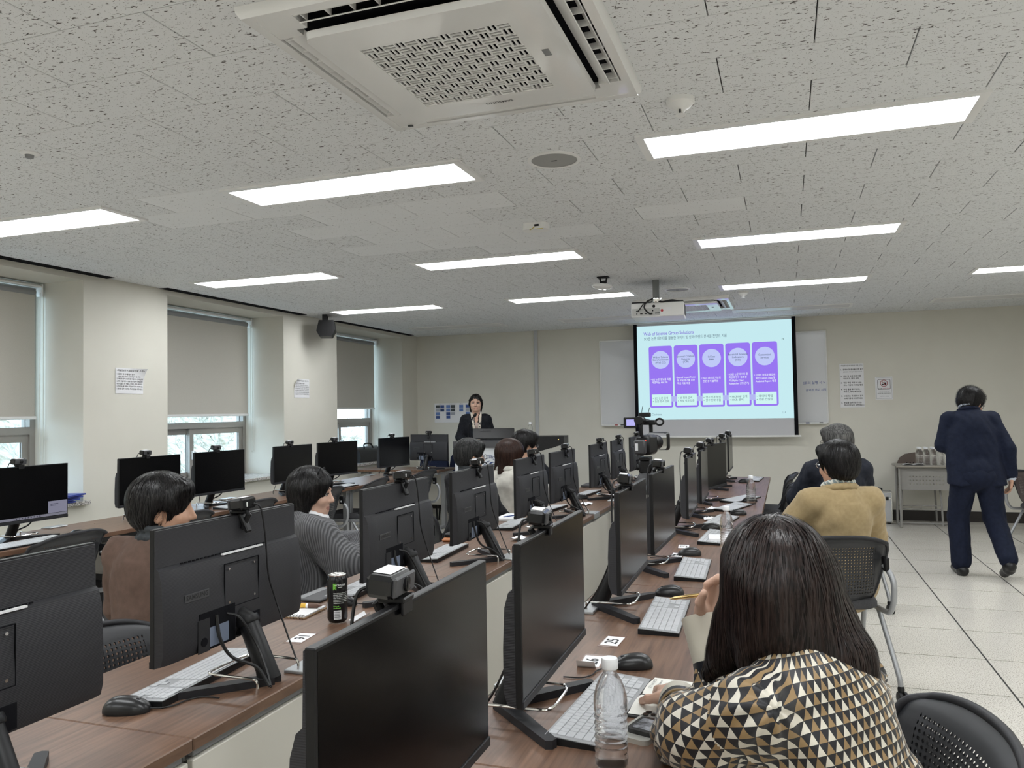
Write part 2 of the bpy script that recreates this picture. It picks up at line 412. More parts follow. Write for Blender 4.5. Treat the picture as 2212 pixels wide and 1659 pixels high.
# outdoors: wooded slope seen through the lower panes
g = MB(); R2 = np.random.default_rng(3)
def hill(u, v):
    x = -9-38*u; y = -20+70*v; return (x, y, -5+10.5*u+.8*math.sin(y*.35)+.5*math.sin(x*.8+y*.6))
g.grid(hill, 24, 40)
o = struct('ground_outside', g, noise_mat('leaf_litter', (.16, .14, .10), (.42, .39, .33), nscale=2.2, detail=9, rough=.95, coord='World', spec=.1), 60)
def tree_mesh(seed):
    r = random.Random(seed); m = MB()
    def br(p, d, L, rad, lv):
        q = p+d*L; mid = p+d*L*.5+Vector((r.uniform(-1, 1), r.uniform(-1, 1), r.uniform(-1, 1)))*L*.06
        m.tube([p, mid, q], [rad, rad*.8, rad*.6], 5 if lv < 2 else 3, cap=False)
        if lv >= 4: return
        for k in range(r.choice((3, 4)) if lv < 3 else 4):
            a = Vector((r.uniform(-1, 1), r.uniform(-1, 1), r.uniform(-.1, .9))).normalized()
            br(p+d*L*r.uniform(.45, 1), (d*.75+a*.8).normalized(), L*r.uniform(.55, .75), rad*.55, lv+1)
    br(Vector((0, 0, 0)), Vector((r.uniform(-.1, .1), r.uniform(-.1, .1), 1)).normalized(), 2.4, .075, 0)
    return m.mesh('bare_tree', bark, 0)
bark = noise_mat('pale_bark', (.22, .20, .16), (.46, .44, .38), nscale=6, rough=.9, spec=.1)
tm = [tree_mesh(s) for s in (1, 2, 3)]
for i in range(12):
    x = -12.0-(i % 3)*4.5-R2.uniform(0, 1); y = 5.5+i*1.7+R2.uniform(-.3, .3)
    u = (-9-x)/38
    o = obj('bare_tree', tm[i % 3], None, (x, y, -5+10.5*u+.8*math.sin(y*.35)+.5*math.sin(x*.8+y*.6)-.2), (0, 0, R2.uniform(0, 6)))
    s = R2.uniform(.9, 1.35); o.scale = (s, s, s)
    tag(o, 'leafless pale tree on the slope outside the windows', 'tree', 'bare trees outside')

# ------------------------------------------------------------------ ceiling lights
def lamp_mesh(on):
    r = thing('ceiling_light', 'x', 'ceiling light', (0, 0, H))
    m = MB(); L, Wd, l, w = 1.31, .335, 1.24, .272
    for (a0, a1, b0, b1) in ((-L/2, L/2, -Wd/2, -w/2), (-L/2, L/2, w/2, Wd/2), (-L/2, -l/2, -w/2, w/2), (l/2, L/2, -w/2, w/2)):
        m.box(a0, a1, b0, b1, -.010, 0)
    m.build('frame', MT['white'], r, 0)
    MB().box(-l/2, l/2, -w/2, w/2, -.006, -.001).build('diffuser', MT['lamp' if on else 'lamp_off'], r, 0)
    return r
lon = lamp_mesh(True); loff = lamp_mesh(False); used = set()
def put_lamp(proto, x, y, label, group):
    if proto.name in used: copy_tree(proto, None, (x, y, H), None, label, group)
    else: proto.location = (x, y, H); tag(proto, label, None, group); used.add(proto.name)
where = {-4.095: 'window-side column', -2.02: 'middle-desk column', .087: 'column in line with the screen', 2.19: 'right-wall column'}
rows = {-.85: 'row at the back wall', 1.29: 'row level with the near air conditioner', 3.43: 'first row past the near air conditioner', 5.575: 'second row past the near air conditioner', 7.70: 'row by the projector'}
for y, rl in rows.items():
    for x in FX:
        put_lamp(lon, x, y, 'lit panel light, %s, %s' % (rl, where[x]), 'lit ceiling panel lights')
for x in FX:
    put_lamp(loff, x, 9.70, 'unlit panel light nearest the front wall, %s' % where[x], 'unlit ceiling panel lights')

# ------------------------------------------------------------------ cassette air conditioners
def cassette():
    r = thing('air_conditioner', 'x', 'air conditioner', (0, 0, H)); S = .475
    m = MB(); vw0, vw1, vl = .365, .445, .33     # louvre slot band
    for k in range(4):
        R = Matrix.Rotation(k*math.pi/2, 3, 'Z')
        sub = MB(); sub.box(-S, vw1, vw1, S, -.032, 0); sub.box(-vw0, -vl, vw0, vw1, -.03, 0); sub.box(vl, vw1, vw0, vw1, -.03, 0)
        m.add([R @ Vector(v) for v in sub.v], sub.f)
        c = MB(); pr = [(S, 0), (S+.012, 0), (S+.010, -.016), (S, -.032)]
        vs = [(-(p[0]), p[0], p[1]) for p in pr]+[(p[0], p[0], p[1]) for p in pr]
        c.add(vs, [(i, i+1, i+5, i+4) for i in range(3)]); m.add([R @ Vector(v) for v in c.v], c.f)
    m.build('panel_frame', MT['white_gloss'], r, 30)
    MB().box(-vw1, vw1, -vw1, vw1, -.006, -.001).build('inner_cavity', MT['void'], r, 0)
    for k in range(4):
        R = Matrix.Rotation(k*math.pi/2, 3, 'Z'); lv = MB()
        for (yy, tilt) in ((.40, .9), (.43, 1.1)):
            q = [(-vl, yy-.035, -.012), (vl, yy-.035, -.012), (vl, yy+.004, -.036), (-vl, yy+.004, -.036)]
            if yy > .41: q = [(-vl, yy-.012, -.008), (vl, yy-.012, -.008), (vl, yy+.006, -.030), (-vl, yy+.006, -.030)]
            lv.add([R @ Vector(v) for v in q]+[R @ (Vector(v)+Vector((0, .002, .003))) for v in q], [(0, 1, 2, 3), (7, 6, 5, 4), (0, 4, 5, 1), (2, 6, 7, 3), (1, 5, 6, 2), (3, 7, 4, 0)])
        for x in np.linspace(-vl+.02, vl-.02, 9):
            sub = MB().box(x-.002, x+.002, .395, .44, -.026, -.006); lv.add([R @ Vector(v) for v in sub.v], sub.f)
        lv.build('louvre', MT['white'], r, 0)
    P, G, z0, z1 = .355, .235, -.056, -.034
    pf = MB()
    out = rrect(2*P, 2*P, .03, 6); n = len(out); ins = [(max(-G, min(G, x)), max(-G, min(G, y))) for x, y in out]
    for i, (x, y) in enumerate(ins):      # push the inner loop onto the grille square
        if abs(x) < G and abs(y) < G: ins[i] = (x, y)
    vs = [(x, y, z1) for x, y in out]+[(x*.995, y*.995, z0) for x, y in out]+[(x, y, z0) for x, y in ins]+[(x, y, z0+.02) for x, y in ins]
    fs = []
    for i in range(n):
        j = (i+1) % n
        fs += [(i, j, n+j, n+i), (n+i, n+j, 2*n+j, 2*n+i), (2*n+i, 2*n+j, 3*n+j, 3*n+i)]
    pf.add(vs, fs); pf.build('grille_panel', MT['white_gloss'], r, 30)
    gb = MB(); nc = 13; c = 2*G/nc
    for i in range(nc):
        for j in range(nc):
            x = -G+c*i; y = -G+c*j; z = z0+.001
            for k in range(3):
                t = .0058; p = k*(c-t)/2
                if k in (0, 3) and False: continue
                if (i+j) % 2: gb.box(x+p, x+p+t, y+.0004, y+c-.0004, z, z+.004)
                else: gb.box(x+.0004, x+c-.0004, y+p, y+p+t, z+.0003, z+.0043)
    o = gb.build('grille', MT['white'], r, 0)
    MB().box(-G, G, -G, G, z0+.014, z0+.017).build('filter', mat('dark_filter', (.010, .010, .014), .9, spec=.1), r, 0)
    lg = text_mesh('SAMSUNG', .022, MT['dgrey'], 'CENTER', .01); frame_obj('lettering', lg, r, (.02, .288, z0-.0006), (-1, 0, 0), (0, 1, 0))
    MB().cbox((-.40, .44, -.034), (.02, .012, .004), .001).build('receiver_window', MT['dgrey'], r, 0); MB().cbox((.285, -.02, z0-.0008), (.022, .045, .001), .0003).build('sticker', MT['grey'], r, 0)
    return r
ac = cassette(); ac.location = (-.94, 2.295, H); tag(ac, 'large glossy white ceiling cassette air conditioner with basket-weave grille', None, 'cassette air conditioners')
ac2 = copy_tree(ac, None, (-1.0, 8.76, H), None, 'glossy white cassette air conditioner above the projection screen end')

# ------------------------------------------------------------------ small ceiling devices
def disc_thing(name, label, cat, x, y, prof, m, group=None):
    o = MB().lathe([(r, -z) for r, z in prof], 28).build(name, m, None, 50, (x, y, H)); return tag(o, label, cat, group)
for (x, y, l) in ((-.966, 3.44, 'round flush ceiling speaker with grey mesh near the air conditioner'), (-.953, 7.66, 'round flush ceiling speaker beside the projector mount')):
    t = thing('ceiling_speaker', l, 'speaker', (x, y, H), group='round ceiling speakers')
    MB().lathe([(.122, 0), (.122, -.005), (.108, -.008), (.104, -.004)], 40, cap=False).build('rim', MT['white'], t)
    MB().lathe([(.106, -.003), (.05, -.005), (.001, -.0055)], 40).build('mesh_cover', mat('speaker_mesh', (.33, .33, .32), .6), t)
    MB().box(-.013, .013, -.004, .004, -.0068, -.005).build('badge', MT['dgrey'], t, 0)
for (x, y, l) in ((-.338, 2.94, 'white cone-shaped heat detector on the ceiling near the air conditioner'), (-.37, 8.1, 'white cone-shaped heat detector on the ceiling beyond the lit panels')):
    t = thing('heat_detector', l, 'detector', (x, y, H), group='ceiling detectors')
    MB().lathe([(.052, 0), (.052, -.016), (.046, -.02)], 32).build('base', MT['white'], t)
    MB().lathe([(.046, -.02), (.036, -.032), (.018, -.042), (.012, -.055), (.020, -.058), (.020, -.061)], 28).build('cone', MT['white'], t)
    MB().box(-.004, .004, -.022, -.016, -.056, -.044).build('sensor', MT['dgrey'], t, 0)
t = thing('sprinkler', 'small flush ceiling sprinkler over the middle desks', 'sprinkler', (-3.03, 2.5, H))
MB().lathe([(.04, 0), (.04, -.004), (.028, -.010)], 28).build('rosette', MT['white'], t); MB().lathe([(.018, -.009), (.016, -.022), (.006, -.026)], 20).build('head', MT['grey'], t)
t = thing('sensor_box', 'white rounded sensor box with a yellow wire on the ceiling', 'sensor', (-1.413, 4.595, H))
MB().prism(rrect(.155, .11, .03), -.04, 0).build('housing', MT['white'], t, 30)
MB().tube(catmull([(-.02, .05, -.002), (-.025, -.03, -.03), (-.02, -.058, -.045), (.01, -.06, -.03)]), .0022, 6).build('wire', mat('yellow_wire', (.55, .42, .05), .5), t)
MB().cbox((.02, -.056, -.02), (.028, .006, .012), .001).build('socket', MT['black'], t); MB().cbox((.035, -.05, -.041), (.05, .006, .003), .001).build('mark', mat('yellow_mark', (.6, .5, .05), .5), t)
t = thing('ceiling_dome', 'white bowl-shaped receiver on a black bracket under the ceiling', 'receiver', (-1.452, 6.654, H))
b = MB().cbox((0, 0, -.006), (.10, .07, .012), .003); b.tube([(-.03, 0, -.012), (-.022, 0, -.05)], .008); b.tube([(.03, 0, -.012), (.022, 0, -.05)], .008); b.cbox((0, 0, -.045), (.06, .03, .02), .004)
b.build('bracket', MT['black'], t)
MB().lathe([(.004, -.052), (.085, -.068), (.092, -.078), (.086, -.092), (.05, -.105), (.003, -.110)], 32, R=Matrix.Rotation(.12, 3, 'Y')).build('bowl', MT['white_gloss'], t)

# ------------------------------------------------------------------ wall loudspeaker
t = thing('wall_loudspeaker', 'black faceted loudspeaker hung in the corner above the window pillar', 'speaker', (-4.98, 7.88, 2.42), rz=math.radians(28))
MB().prism([(-.09, -.06), (-.055, -.125), (.075, -.125), (.115, -.05), (.10, .06), (-.06, .06)], -.14, .14, 'y').build('cabinet', MT['black'], t, 20)
MB().prism([(.079, -.123), (.119, -.05), (.104, .052), (.100, .050), (.113, -.05), (.074, -.119)], -.13, .13, 'y').build('grille', MT['black'], t, 20)
bb = MB(); bb.cbox((0, -.10, .095), (.05, .014, .075), .003); bb.cbox((0, .10, .095), (.05, .014, .075), .003); bb.cbox((0, 0, .125), (.05, .22, .006), .001); bb.build('bracket', MT['black'], t)

# ------------------------------------------------------------------ projector
t = thing('projector', 'white ceiling projector on a grey pole mount', 'projector', (-1.06, 7.02, H), rz=math.radians(4))
MB().cbox((0, 0, -.08), (.055, .055, .16), .003).build('mount_pole', mat('mount_grey', (.17, .18, .18), .5), t)
MB().lathe([(.045, -.205), (.05, -.19), (.05, -.165), (.03, -.155)], 20).build('mount_joint', MT['chrome'], t)
pb = MB().cbox((.01, .15, -.265), (.46, .36, .125), .008); pb.build('body', MT['white'], t)
MB().cbox((.01, .15, -.197), (.45, .34, .014), .003).build('top_tray', MT['black'], t)
bp = MB().cbox((-.09, -.0315, -.285), (.24, .004, .065), .001); bp.build('connector_panel', mat('grey_white', (.52, .52, .51), .5), t)
c = MB()
for x in (-.17, -.13, -.09, -.05, 0, .02): c.cbox((x, -.035, -.298), (.022 if x > -.16 else .010, .006, .008), .001)
for x in (-.17, -.03): c.lathe([(.006, 0), (.006, .006)], 12, (x, -.032, -.275), R=Matrix.Rotation(math.pi/2, 3, 'X'))
c.lathe([(.013, 0), (.013, .006)], 16, (-.02, -.030, -.235), R=Matrix.Rotation(math.pi/2, 3, 'X')); c.build('connectors', MT['black'], t)['kind'] = 'stuff'
vm = MB()
for j in range(10): vm.cbox((.2405, .03+.002*0+j*.026, -.262), (.004, .006, .095), .001)
vm.build('side_vent', MT['dgrey'], t)['kind'] = 'stuff'
st = MB().lathe([(.012, 0), (.012, .002)], 20, (.05, -.0305, -.275), R=Matrix.Rotation(math.pi/2, 3, 'X')); st.build('sticker', mat('red_sticker', (.5, .04, .05), .5), t)
MB().cbox((.10, -.031, -.262), (.06, .002, .024), .0005).build('rating_label', MT['paper'], t)
cb = MB(); cb.tube(catmull([(-.03, -.04, -.17), (-.08, -.06, -.20), (-.10, -.07, -.25), (-.06, -.06, -.30), (-.035, -.04, -.30)]), .007, 8); cb.tube(catmull([(-.03, -.04, -.175), (-.10, -.06, -.21), (-.15, -.05, -.27), (-.165, -.036, -.275)]), .005, 8)
cb.tube(catmull([(.0, -.03, -.19), (.06, -.04, -.20), (.14, .0, -.185), (.2, .05, -.195)]), .007, 8); cb.build('cable', MT['cable'], t)
MB().lathe([(.045, 0), (.045, .03)], 24, (.09, .33, -.265), R=Matrix.Rotation(-math.pi/2, 3, 'X')).build('lens', MT['black_gloss'], t)
# ------------------------------------------------------------------ front wall
t = thing('whiteboard', 'long white magnetic whiteboard on the front wall behind the screen', 'whiteboard', (-.955, YF, 1.20))
MB().cbox((0, -.010, .575), (2.89, .018, 1.15), .003).build('board', mat('whiteboard_enamel', (.66, .67, .69), .12), t)
fr = MB()
for (c_, d_) in (((0, -.012, 1.152), (2.91, .024, .016)), ((0, -.012, -.002), (2.91, .024, .016)), ((-1.45, -.012, .575), (.014, .024, 1.16)), ((1.45, -.012, .575), (.014, .024, 1.16))): fr.cbox(c_, d_, .002)
fr.build('frame', MT['white'], t)
MB().cbox((0, -.05, -.012), (2.86, .075, .008), .002).build('tray', MT['white'], t)
for s, (x, z) in (("< 컴퓨터 실행 시 >", (1.27, .50)), ("전원 버튼 켜고 시작", (1.30, .41))):
    frame_obj('handwriting', text_mesh(s, .040 if z > .45 else .034, mat('marker_blue', (.10, .13, .35), .6), 'CENTER', .012), t, (x, -.0205, z), (1, 0, .03), (0, 0, 1))
def marker(label, x, col, z=1.196):
    t = thing('whiteboard_marker', label, 'marker', (x, YF-.055, z), group='markers in the whiteboard tray')
    MB().lathe([(.007, -.04), (.008, -.035), (.008, .035)], 12, R=Matrix.Rotation(math.pi/2, 3, 'Y')).build('barrel', MT['white'], t)
    MB().lathe([(.009, .03), (.009, .07), (.006, .075)], 12, R=Matrix.Rotation(math.pi/2, 3, 'Y')).build('cap', mat('marker_cap', col, .4), t)
marker('red-capped marker beside the blue eraser', -2.24, (.35, .03, .03)); marker('dark-capped marker right beside the red one', -2.16, (.03, .03, .03))
marker('blue-capped marker at the right end of the tray', .20, (.03, .04, .2)); marker('black-capped marker at the right end of the tray', .36, (.02, .02, .02))
o = tag(MB().cbox((-1.99, YF-.055, 1.212), (.17, .05, .042), .006).build('whiteboard_eraser', mat('eraser_blue', (.03, .13, .42), .7)), 'blue felt whiteboard eraser in the tray', 'eraser')

def emat(name, srgb):
    lin = tuple(((c/255+.055)/1.055)**2.4 if c > 10 else c/255/12.92 for c in srgb)
    return mat(name, (.02, .02, .02), .8, spec=.1, emit=lin, es=2**-SC.view_settings.exposure)
YS = 10.50
t = thing('projection_screen', 'pull-down projection screen showing a purple slide', 'projection screen', (-.88, YS, 1.04))
MB().box(-1.017, 1.017, .004, .007, .0, H-1.04-.01).build('fabric', mat('screen_fabric', (.56, .56, .585), .8), t, 0)
MB().box(-1.019, -.972, -.001, .004, 0.012, H-1.042).build('black_border', MT['void'], t, 0); MB().box(.972, 1.019, -.001, .004, .012, H-1.042).build('black_border', MT['void'], t, 0)
MB().cbox((0, .005, 0), (2.10, .03, .025), .006).build('bottom_bar', MT['white'], t)
MB().cbox((0, .0, H-1.04-.006), (2.16, .10, .010), .003).build('case', MT['white'], t)
SW, SH, sx0, sz0 = 1.944, 1.24, -.972, .225
sl = MB().box(0, SW, -.0005, .001, 0, SH).build('slide', emat('slide_background', (196, 233, 239)), t, 0, (sx0, 0, sz0))
E_p = emat('slide_purple', (150, 116, 240)); E_l = emat('slide_lilac', (190, 200, 246)); E_b = emat('slide_band', (178, 182, 240)); E_w = emat('slide_white', (205, 243, 240)); E_t = emat('slide_white_text', (232, 240, 250)); E_d = emat('slide_dark_text', (70, 88, 110)); E_v = emat('slide_title', (132, 112, 214))
def sprism(poly, y, m, name):
    mb = MB(); mb.prism([(p[0]*SW, p[1]*SH) for p in poly], -y, -y+.0006, 'y'); return mb.build(name, m, sl, 0)
def scircle(cx, cy, r, y, m, name):
    mb = MB(); mb.prism([(cx*SW+r*math.cos(a), cy*SH+r*math.sin(a)) for a in np.linspace(0, 2*math.pi, 40, endpoint=False)], -y, -y+.0006, 'y'); return mb.build(name, m, sl, 0)
def stext(s, u, v, size, m, align='LEFT', bold=0.0, width=None, space=1.0):
    me = text_mesh(s, size, m, align, bold, space)
    if width:
        xs_ = [q.co.x for q in me.vertices]; k = width*SW/(max(xs_)-min(xs_))
        for q in me.vertices: q.co.x *= k
    return frame_obj('lettering', me, sl, (u*SW, -.0035, v*SH), (1, 0, 0), (0, 0, 1))
stext('Web of Science Group Solutions', .046, .915, .062, E_v, bold=.012, width=.335)
stext('SCI급 논문 데이터를 활용한 데이터 및 성과/트렌드 분석을 전방위 지원', .048, .862, .050, E_d, width=.545)
cards = [('Web of Science\nCore Collection\n(WoS CC)', 'SCI 논문 정보를 독점\n제공하는 A&I DB', 'SCI 논문 검색\n논문 성과 검증'),
         ('Journal Citation\nReports\n(JCR)', 'Journal Impact Factor\n등 저널 평가를 위한\n핵심 지표 제공', 'JIF 정보 검색\n저널 성과 검증'),
         ('InCites\nB&A', 'WoS 데이터 기반의\n전문 분석 솔루션', '연구 성과 분석\n연구 전략 수립'),
         ('Essential Science\nIndicators\n(ESI)', 'SCI급 논문 데이터 중\n최상위 연구 성과 분\n석 (Highly Cited\nResearcher 선정 근거)', 'HCP/HP 검색\nHCR 분석'),
         ('Customized\nServices', '고객의 목적과 용도에\n맞는 Custom Data 및\nAnalytical Report 제공', '데이터 작업\n전문 컨설팅')]
for i, (a, b, c) in enumerate(cards):
    u0 = .078+.1685*i; w_ = .157
    sprism([(u0+w_/2+p[0]/SW, .455+p[1]/SH) for p in rrect(w_*SW, .655*SH, .03)], .0012, E_p, 'card')
    if i < 4: sprism([(u0+w_-.012, .19), (u0+.1685+.02, .19), (u0+.1685+.02, .245), (u0+w_-.012, .245)], .0018, E_b, 'band')
    scircle(u0+w_/2, .635, .118, .0018, E_l, 'disc')
    stext(a, u0+w_/2, .635, .036, E_d, 'CENTER', .004, space=1.0, width=(.105, .112, .045, .122, .078)[i])
    stext('•', u0+.010, .41+.017*b.count('\n'), .030, E_t, bold=.02)
    stext(b, u0+.018, .41, .033, E_t, bold=.012, width=.126 if i != 2 else .115, space=1.2)
    sprism([(u0+.014, .147), (u0+w_-.012, .147), (u0+w_-.012, .268), (u0+.014, .268)], .0024, E_w, 'box')
    stext('•\n•', u0+.020, .210, .036, E_d, space=1.1); stext(c, u0+.034, .210, .036, E_d, space=1.1, width=.095 if i != 4 else .085)
stext('Clarivate', .088, .055, .036, E_d); stext('|  2', .93, .06, .03, E_d)
scircle(.945, .80, .012, .0018, E_d, 'pointer'); scircle(.945, .80, .007, .0024, E_w, 'pointer')

def notice(name, label, cat, x, z, w, h, lines, wall='front', y=None, curl=0, group=None, tx=.012):
    """paper sheet on a wall; lines = (text, size, u, v, bold, align, material)"""
    if wall == 'front': t = thing(name, label, cat, (x, YF-.004, z), group=group); xd, zd, off = (1, 0, 0), (0, 0, 1), (0, -1, 0)
    else: t = thing(name, label, cat, (XL+.004, y, z), group=group); xd, zd, off = (0, 1, 0), (0, 0, 1), (1, 0, 0)
    X, Z, O = Vector(xd), Vector(zd), Vector(off)
    def lift(u, v):
        if curl > 0: return .05*max(0, (u+v-1.35)/.65)**2
        if curl < 0: return .05*max(0, ((1-u)+v-1.35)/.65)**2
        return .002*math.sin(u*7)*v
    m = MB(); m.grid(lambda u, v: X*((u-.5)*w)+Z*(v*h)+O*(lift(u, v)), 28, 28)
    m.build('sheet', MT['paper'], t, 60)
    for (s, size, u, v, bold, al, mm) in lines:
        me = text_mesh(s, size, mm or MT['ink'], al, bold)
        fit = max(q.co.x for q in me.vertices)-min(q.co.x for q in me.vertices); room = w*(.97-u) if al == 'LEFT' else w*.92
        k = min(1, room/fit)
        for q in me.vertices:
            q.co.x *= k; q.co.z = lift(min(1, max(0, u+q.co.x/w)), min(1, max(0, v+q.co.y/h)))+.0012
        frame_obj('lettering', me, t, X*((u-.5)*w)+Z*(v*h), xd, zd)
    return t
R6 = [('1. 음료수 및 음식물 섭취 불가', 1), ('(물병 뚜껑, 커피 음료 반입이 됩니다)', 0), ('2. 게임 및 유해 프로그램 다운로드 절대 금지', 1), ('3. 개인 파일 저장 시 USB 또는 가급적 이메일 활용', 1), ('4. 수업 종료 후 키보드, 마우스, 의자 제자리로', 1), ('5. 쓰레기는 꼭 밖에서 휴지 쓰레기통에 버려주세요', 1), ('6. 분실물 습득 및 문의는 학사지원실로 해주세요 :)', 1)]
def rules():
    out = [('<학술정보관 PC실습실 이용 수칙>', .019, .5, .90, .005, 'CENTER', None)]; v = .76
    for s, b in R6:
        out.append((s, .0155, .04 if b else .09, v, .012 if b else 0, 'LEFT', None)); v -= .098 if b else .088
    return out
notice('rules_notice', 'printed rules sheet with a curled upper corner, between the blue-folder window and the next', 'notice', 0, 1.612, .297, .212, rules(), 'left', 5.225, 1, 'printed rules sheets')
notice('rules_notice', 'printed rules sheet under the wall loudspeaker with a curled upper corner', 'notice', 0, 1.606, .297, .21, rules(), 'left', 7.725, -1, 'printed rules sheets')
tall = [('<학술정보관 PC실습실 이용 수칙>', .020, .5, .955, .002, 'CENTER', None)]
for k, (a, b, sm) in enumerate([('1.  음료수 및 음식물 섭취 불가', '물병 뚜껑, 커피 음료 반입이 됩니다', 1), ('2.  게임 및 유해 프로그램', '다운로드 절대 금지', 0), ('3.  개인 파일 저장 시 USB', '또는 가급적 이메일 활용', 0), ('4.  수업 종료 후 키보드,', '마우스, 의자 제자리로', 0), ('5.  쓰레기는 꼭 밖에서 휴지', '쓰레기통에 버려주세요!', 0), ('6.  분실물 습득 및 문의는', '학사지원실로 와주세요 :)', 0)]):
    v = .865-.152*k; tall.append((a, .0225, .04, v, .015, 'LEFT', None)); tall.append((b, .015 if sm else .0225, .15, v-.055, 0 if sm else .015, 'LEFT', None))
notice('rules_poster', 'tall printed rules poster on the front wall beside the whiteboard', 'notice', .784, 1.385, .278, .545, tall, 'front')
t = notice('no_food_sign', 'no food or drink sign in a clear pocket on the front wall', 'sign', 1.146, 1.475, .195, .28, [('음식물', .021, .42, .47, .012, 'RIGHT', None), ('반입금지', .021, .44, .47, .012, 'LEFT', mat('sign_red', (.35, .05, .05), .6)), ('이 공간은 본 음료 섭취', .013, .5, .32, .01, 'CENTER', None), ('음료 음식물 반입금지입니다', .013, .5, .26, .01, 'CENTER', None), ('학술정보관 PC실습실', .012, .5, .14, 0, 'CENTER', None)], 'front')
rg = MB()
def loop(poly_o, poly_i, y):
    n = len(poly_o); return [(p[0], y, p[1]) for p in poly_o]+[(p[0], y, p[1]) for p in poly_i], [(i, (i+1) % n, n+(i+1) % n, n+i) for i in range(n)]
rg.add(*loop(rrect(.145, .125, .016, 5, 0, .185), rrect(.137, .117, .013, 5, 0, .185), -.004)); rg.add(*loop(rrect(.176, .262, .003, 2, 0, .14), rrect(.173, .259, .002, 2, 0, .14), -.004))
rg.build('border', MT['ink'], t, 0)
ci = MB(); an = np.linspace(0, 2*math.pi, 32, endpoint=False)
ci.add(*loop([(.042*math.cos(a), .20+.042*math.sin(a)) for a in an], [(.036*math.cos(a), .20+.036*math.sin(a)) for a in an], -.0045)); ci.prism([(-.030, .226), (-.026, .23), (.030, .174), (.026, .17)], -.0047, -.0044, 'y')
ci.build('prohibition_ring', MT['sign_red'] if 'sign_red' in MT else mat('ring_red', (.32, .04, .05), .6), t, 0)
pc = MB(); pc.prism([(.006, .178), (.024, .178), (.028, .208), (.004, .208)], -.0042, -.004, 'y'); pc.prism([(-.026, .178), (-.002, .178), (-.004, .192), (-.024, .192)], -.0042, -.004, 'y'); pc.tube([(.014, -.004, .208), (.008, -.004, .222)], .0012, 4); pc.build('pictogram', MT['ink'], t, 0)

t = thing('photo_poster', 'wide paper poster with rows of small blue screenshots on the front wall', 'poster', (-4.55, YF-.004, 1.262))
MB().grid(lambda u, v: ((u-.5)*.74, -.002-.003*math.sin(u*9+v*3), v*.285), 12, 6).build('sheet', MT['paper'], t, 60)
bl = [mat('print_blue_a', (.05, .10, .30), .6), mat('print_blue_b', (.13, .22, .50), .6), mat('print_dark', (.06, .07, .08), .6), mat('print_navy', (.02, .05, .15), .6), mat('print_pale', (.42, .44, .50), .6)]
for k, (cx_, rr) in enumerate(((-.315, (2, 4, 1, 0)), (-.243, (0, 3)), (-.148, (1, 1, 0, 0)), (-.075, (2, 2, 4)), (.06, (1, 1)), (.16, (0, 4, 1)))):
    for j, q in enumerate(rr):
        MB().box(cx_-.031, cx_+.031, -.0075, -.006, .215-.052*j, .215-.052*j+.042).build('picture', bl[q], t, 0)
for (x, z) in ((-.28, .272), (-.11, .272), (.06, .272)): frame_obj('lettering', text_mesh('사용 안내', .012, MT['ink'], 'CENTER'), t, (x, -.007, z), (1, 0, 0), (0, 0, 1))

# ------------------------------------------------------------------ lectern
LC = (-3.25, 8.72)
t = thing('lectern', 'white and black electronic lectern with a round university emblem', 'lectern', (LC[0], LC[1], 0), rz=math.radians(8))
MB().prism([(-.40, -.26), (.40, -.26), (.36, .26), (-.36, .26)], .02, 1.0).build('cabinet', mat('lectern_white', (.62, .64, .66), .4), t, 20)
MB().prism([(-.42, -.28), (.42, -.28), (.40, .30), (-.40, .30)], 1.0, 1.075).build('top', MT['dgrey'], t, 20)
MB().cbox((0, 0, .01), (.74, .5, .02), .004).build('plinth', MT['black'], t)
wg = MB().prism([(.42, 1.0), (.50, .93), (.86, 1.03), (.86, 1.12), (.42, 1.12)], -.26, .16, 'y'); wg.cbox((.55, -.05, 1.0), (.34, .30, .03), .004); wg.build('side_wing', MT['black'], t, 20)
ld = MB(); ld.lathe([(.006, 0), (.006, .004)], 10, (.50, -.262, 1.085), R=Matrix.Rotation(math.pi/2, 3, 'X')); ld.lathe([(.006, 0), (.006, .004)], 10, (.80, -.262, 1.085), R=Matrix.Rotation(math.pi/2, 3, 'X')); ld.build('indicator_light', mat('amber_led', (.5, .35, .1), .3, emit=(1, .7, .2), es=1.0), t)
navy = mat('emblem_navy', (.015, .04, .14), .5); teal = mat('emblem_teal', (.05, .28, .24), .5)
em = MB(); em.add(*[[(p[0], -.263, p[1]) for p in [(.115*math.cos(a), .80+.115*math.sin(a)) for a in an]+[(.110*math.cos(a), .80+.110*math.sin(a)) for a in an]], [(i, (i+1) % 32, 32+(i+1) % 32, 32+i) for i in range(32)]])
em.build('emblem_ring', navy, t, 0)
def swoosh(pts, w, m):
    P = catmull(pts, 6); n = len(P); mb = MB(); vs = []
    for i, p in enumerate(P):
        k = math.sin(math.pi*min(.98, max(.02, i/(n-1))))**.7*w; vs += [(p[0], -.263, p[1]-k), (p[0], -.263, p[1]+k)]
    mb.add(vs, [(2*i, 2*i+2, 2*i+3, 2*i+1) for i in range(n-1)]); mb.build('emblem_wave', m, t, 0)
def S(l): return [Vector((x, z, 0)) for x, z in l]
swoosh(S([(-.075, .775), (-.03, .78), (.0, .81), (.03, .83), (.06, .835)]), .010, navy); swoosh(S([(-.06, .758), (-.01, .765), (.03, .80), (.075, .81)]), .008, navy); swoosh(S([(-.02, .742), (.02, .755), (.05, .785), (.085, .792)]), .007, teal); swoosh(S([(-.07, .80), (-.04, .815), (-.02, .84), (.01, .85)]), .006, navy)
